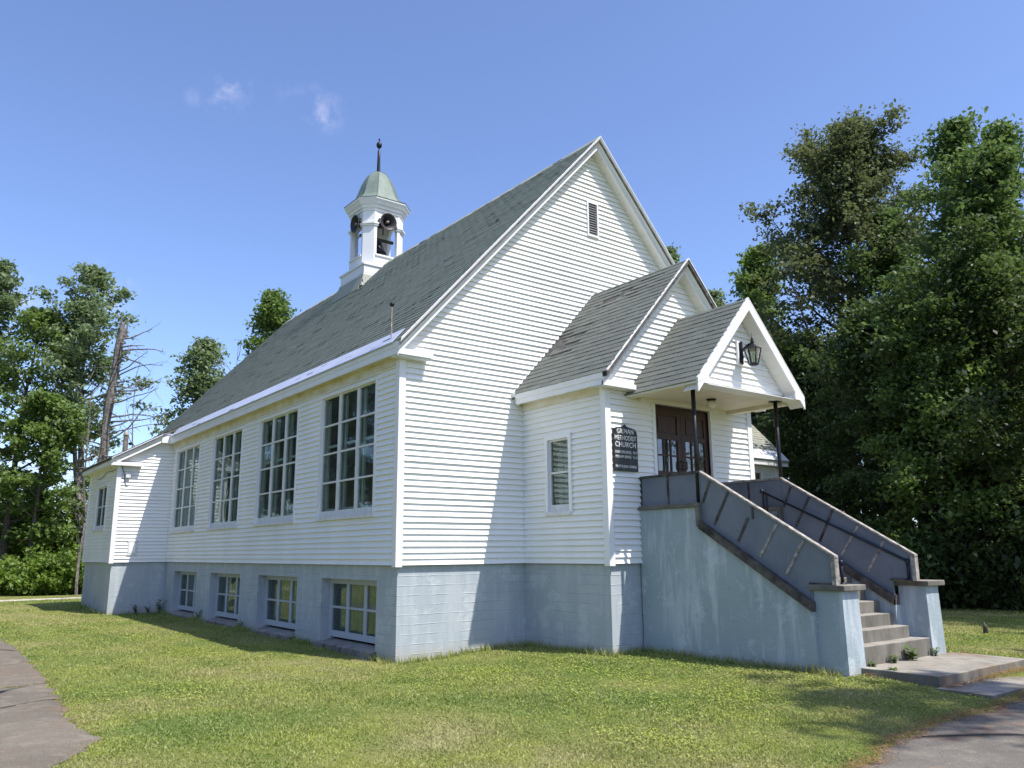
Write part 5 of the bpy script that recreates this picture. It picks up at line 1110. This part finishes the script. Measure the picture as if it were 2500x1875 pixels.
weed('grassy weed tuft against the middle of the bottom step', 4.55, -5.97, -1.36, .13, 2, 'mid', 12, .05); weed('low weed in the crack by the left pier foot', 4.02, -5.96, -1.36, .08, 3, 'mid', 8, .05)
weed('weed beside the right stair pier foot', 5.74, -5.97, -1.36, .13, 4, 'mid', 9, .05); weed('yellow-green seedling at the edge of the landing slab', 3.93, -6.30, -1.42, .11, 5, 'shrub', 6, .07, True)
weed('tall weed in the corner of the left wing foundation', -.12, 14.12, gzf(-.12,14.1), .42, 6, 'mid', 8, .09, True); weed('brownish dry weed along the left wing foundation', -.75, 14.25, gzf(-.7,14.2), .30, 7, 'olive', 14, .05); weed('dry weed against the left wing foundation wall', -.4, 14.25, gzf(-.4,14.2), .22, 8, 'olive', 12, .045)
weed('dark weed standing between two basement window sills', -.03, 10.55, gzf(0,10.5), .28, 9, 'mid', 12, .055); weed('leafy weed at a basement window sill', -.06, 7.25, gzf(0,7.2), .18, 10, 'mid', 12, .055)
p = on_z(2408, 1553, -1.42); st_ = obj('stump', MB().tube([(p[0],p[1],gzf(p[0],p[1])-.05),(p[0],p[1],gzf(p[0],p[1])+.12),(p[0]-.04,p[1],gzf(p[0],p[1])+.20)], [.05,.04,.015], 9), M['darkwood'], None, True); tag(st_, 'small dark stump standing in the shaded right lawn', 'stump')

# ================================================================== grass
def mat_grass():
    N = NT('grass_blades'); P = N.pos(); r = island(N); a = N.noise(.42, P, 6, .62); b = N.noise(1.1, P, 5, .6); e = N.noise(9, P, 4, .6)
    c = N.ramp(a, [(.36, (.165,.25,.045)), (.46, (.275,.315,.070)), (.55, (.375,.350,.120)), (.66, (.47,.41,.20))])
    c = N.mix(N.ramp(b, [(.50, 0), (.66, .7)]), c, (.37,.39,.065)); c = N.mix(N.ramp(e, [(.52, 0), (.68, .5)]), c, (.48,.41,.20))
    c = N.mix(N.ramp(r, [(.75, 0), (.95, .75)]), c, (.46,.41,.24)); c = N.mix(.28, c, N.mix(r, (.17,.20,.05), (.52,.50,.19)), 'MIX')
    sx = N.n('ShaderNodeSeparateXYZ'); N.l(P, sx.inputs[0]); sw = N.math('SINE', N.math('ADD', N.math('MULTIPLY', sx.outputs[0], 5.2), N.math('MULTIPLY', sx.outputs[1], .5))); c = N.mix(N.math('MULTIPLY', N.ramp(sw, [(.35, 0), (.65, 1)]), .16), c, (.12,.17,.035)); c = N.mix(1.0, c, (.93,1.0,.94), 'MULTIPLY')
    p = N.princ(c, .6, spec=.25); t = N.n('ShaderNodeBsdfTranslucent'); N.l(c, t.inputs[0]); m = N.n('ShaderNodeMixShader'); m.inputs[0].default_value = .3; N.l(p, m.inputs[1]); N.l(t.outputs[0], m.inputs[2]); return N.done(m.outputs[0])
M['grass'] = mat_grass()
def inpoly(x, y, poly):
    c = np.zeros(len(x), bool); n = len(poly)
    for i in range(n):
        (x1, y1), (x2, y2) = poly[i], poly[i-1]
        k = ((y1 > y) != (y2 > y)) & (x < (x2-x1)*(y-y1)/(y2-y1+1e-12)+x1); c ^= k
    return c
N_ = 3200000
gx_ = rng.uniform(-9.5, 20, N_); gy_ = rng.uniform(-9.6, 27, N_)
dx, dy = gx_-CAM[0], gy_-CAM[1]; dist = np.hypot(dx, dy); ang = np.degrees(np.arctan2(dy, dx))
keep = (rng.random(N_) < np.minimum(1, (10.5/dist)**2.2)) & (ang > 14) & (ang < 92)
gx_, gy_, dist = gx_[keep], gy_[keep], dist[keep]
bad = (gx_ > .02) & (gx_ < W) & (gy_ > .02) | (gx_ > -WP+.02) & (gx_ < 1) & (gy_ > LW) & (gy_ < WB) | (gx_ > VX0+.03) & (gx_ < VX1) & (gy_ > -VD+.03) & (gy_ < .1) | (gx_ > XL0) & (gx_ < XR1) & (gy_ > YP1-.02) & (gy_ < 0) | (gx_ > 3.77) & (gx_ < 6.44) & (gy_ > -6.98) & (gy_ < -5.8) | (gx_ > 3.60) & (gx_ < 12) & (gy_ > -7.65) & (gy_ < -6.9) | (gx_ > W) & (gx_ < RX1) & (gy_ > RY)
for a, b in BW: bad |= (gx_ > -.15) & (gx_ < .1) & (gy_ > a-.05) & (gy_ < b+.08)
for poly in (PATHPOLY1, PATHPOLY2, PATHPOLY3, DRIVE): bad |= inpoly(gx_+rng.normal(0,.05,len(gx_)), gy_+rng.normal(0,.05,len(gx_)), poly)
gx_, gy_, dist = gx_[~bad], gy_[~bad], dist[~bad]; n = len(gx_)
near = np.zeros(n, bool)                            # uncut fringe along the foundations
for (x0, x1, y0, y1) in ((-.16,0,0,LW),(0,VX0,-.14,0.02),(VX0-.14,VX0+.03,-VD,0),(VX0-.1,XL0,-VD-.14,-VD+.03),(XL0-.13,XL0+.06,YP1,-VD),(-WP-.12,-WP,LW,WB),(-WP,0,LW-.14,LW),(XR1,XR1+.25,-6,-VD)): near |= (gx_ > x0) & (gx_ < x1) & (gy_ > y0) & (gy_ < y1)
patch = .5+.5*np.sin(gx_*2.1+np.sin(gy_*1.7)*1.3)*np.sin(gy_*1.9+np.sin(gx_*.8)); hh = rng.uniform(.008,.024,n)*(.7+.6*patch)*(1+.012*dist); hh = np.where(near, rng.uniform(.03,.17,n)*rng.uniform(.3,1.05,n)+.02, hh)
wd = rng.uniform(.004,.009,n)*(1+.05*dist)*np.where(near, .8, 1); az = rng.uniform(0,2*np.pi,n); ln_ = rng.uniform(.2,2.2,n)*hh*np.where(near, .5, 1); la = rng.uniform(0,2*np.pi,n); z = gz(gx_, gy_)
V = np.empty((n,3,3), np.float32); cx_, sx_ = np.cos(az)*wd, np.sin(az)*wd
V[:,0] = np.stack([gx_-cx_, gy_-sx_, z-.006], -1); V[:,1] = np.stack([gx_+cx_, gy_+sx_, z-.006], -1); V[:,2] = np.stack([gx_+np.cos(la)*ln_, gy_+np.sin(la)*ln_, z+hh], -1)
gr = stuff(np_obj('grass', V.reshape(-1,3), np.arange(n*3).reshape(-1,3), M['grass'])); gr['label'] = 'short mown grass of the lawn around the church'; gr['category'] = 'grass'
print('grass blades', n, 'boards', len(BOARDS))

# clover in the thinner, yellower patches, and pine needles blown against the paving edges
def flat_bits(name, label, cat, x, y, L, wd, mat, zoff):
    n = len(x); a = rng.uniform(0, 2*np.pi, n); z = gz(x, y)+zoff*rng.uniform(.6, 1.3, n); tl = rng.normal(0, .35, (n,2)); V = np.empty((n,4,3), np.float32)
    ca, sa = np.cos(a)*L*.5, np.sin(a)*L*.5; cb, sb = -np.sin(a)*wd*.5, np.cos(a)*wd*.5
    for k, (p, q) in enumerate(((-1,0),(0,1),(1,0),(0,-1))): V[:,k] = np.stack([x+ca*p+cb*q, y+sa*p+sb*q, z+tl[:,0]*L*.4*p+tl[:,1]*wd*.4*q], -1)
    o = stuff(np_obj(name, V.reshape(-1,3), np.arange(n*4).reshape(-1,4), mat)); o['label'] = label; o['category'] = cat
def mat_bits(name, a, b):
    N = NT(name); c = N.ramp(island(N), [(0, a), (1, b)]); p = N.princ(c, .6, spec=.25); t = N.n('ShaderNodeBsdfTranslucent'); N.l(c, t.inputs[0]); m = N.n('ShaderNodeMixShader'); m.inputs[0].default_value = .25; N.l(p, m.inputs[1]); N.l(t.outputs[0], m.inputs[2]); return N.done(m.outputs[0])
sel = rng.random(len(gx_)) < .30; cx0, cy0, cd0 = gx_[sel], gy_[sel], dist[sel]
pm = np.zeros(len(cx0))
for px_, py_, pr_ in ((1.6,-3.3,1.6),(2.9,-5.6,1.3),(.2,-2.2,1.0),(-2.2,3.5,1.2),(-1.9,6.5,1.0),(1.2,-5.6,.8),(3.0,-6.9,.7),(-2.6,9.5,1.2),(-3.6,-.5,.8),(-.6,-6.4,.7)): pm = np.maximum(pm, np.exp(-((cx0-px_)**2+(cy0-py_)**2)/pr_**2))
pm = pm*(.6+.4*np.sin(cx0*5+np.sin(cy0*4))) ; k = (rng.random(len(cx0)) < pm) & (cd0 < 26)
flat_bits('clover', 'yellow-green clover patches spreading through the lawn', 'clover', cx0[k], cy0[k], rng.uniform(.016,.032,k.sum())*(1+.02*cd0[k]), rng.uniform(.012,.022,k.sum())*(1+.02*cd0[k]), mat_bits('clover_leaves', (.25,.34,.050), (.40,.44,.09)), .022)
ex, ey = [], []
for poly, m in ((DRIVE, 130), (PATHPOLY3, 14), (PATHPOLY2, 10)):
    for (xa, ya) in poly:
        if ya > -9.2 and xa > -5.4 and math.hypot(xa-CAM[0], ya-CAM[1]) < 20: q = rng.integers(m//2, m); ex.append(xa+rng.normal(0,.07,q)); ey.append(ya+rng.normal(0,.07,q))
q = 5000; ex.append(rng.uniform(3.7,6.6,q)); ey.append(np.where(rng.random(q) < .5, -6.0-np.abs(rng.normal(0,.10,q)), -7.0-np.abs(rng.normal(0,.10,q))))
ex, ey = np.concatenate(ex), np.concatenate(ey); on_slab = (ex > 3.8) & (ex < 6.4) & (ey > -6.94) & (ey < -5.9); ex, ey = ex[~on_slab], ey[~on_slab]
flat_bits('pine_needles', 'orange-brown pine needles gathered along the paving edges', 'needles', ex, ey, rng.uniform(.03,.07,len(ex)), rng.uniform(.003,.006,len(ex)), mat_bits('dry_needles', (.20,.105,.05), (.42,.27,.13)), .038)
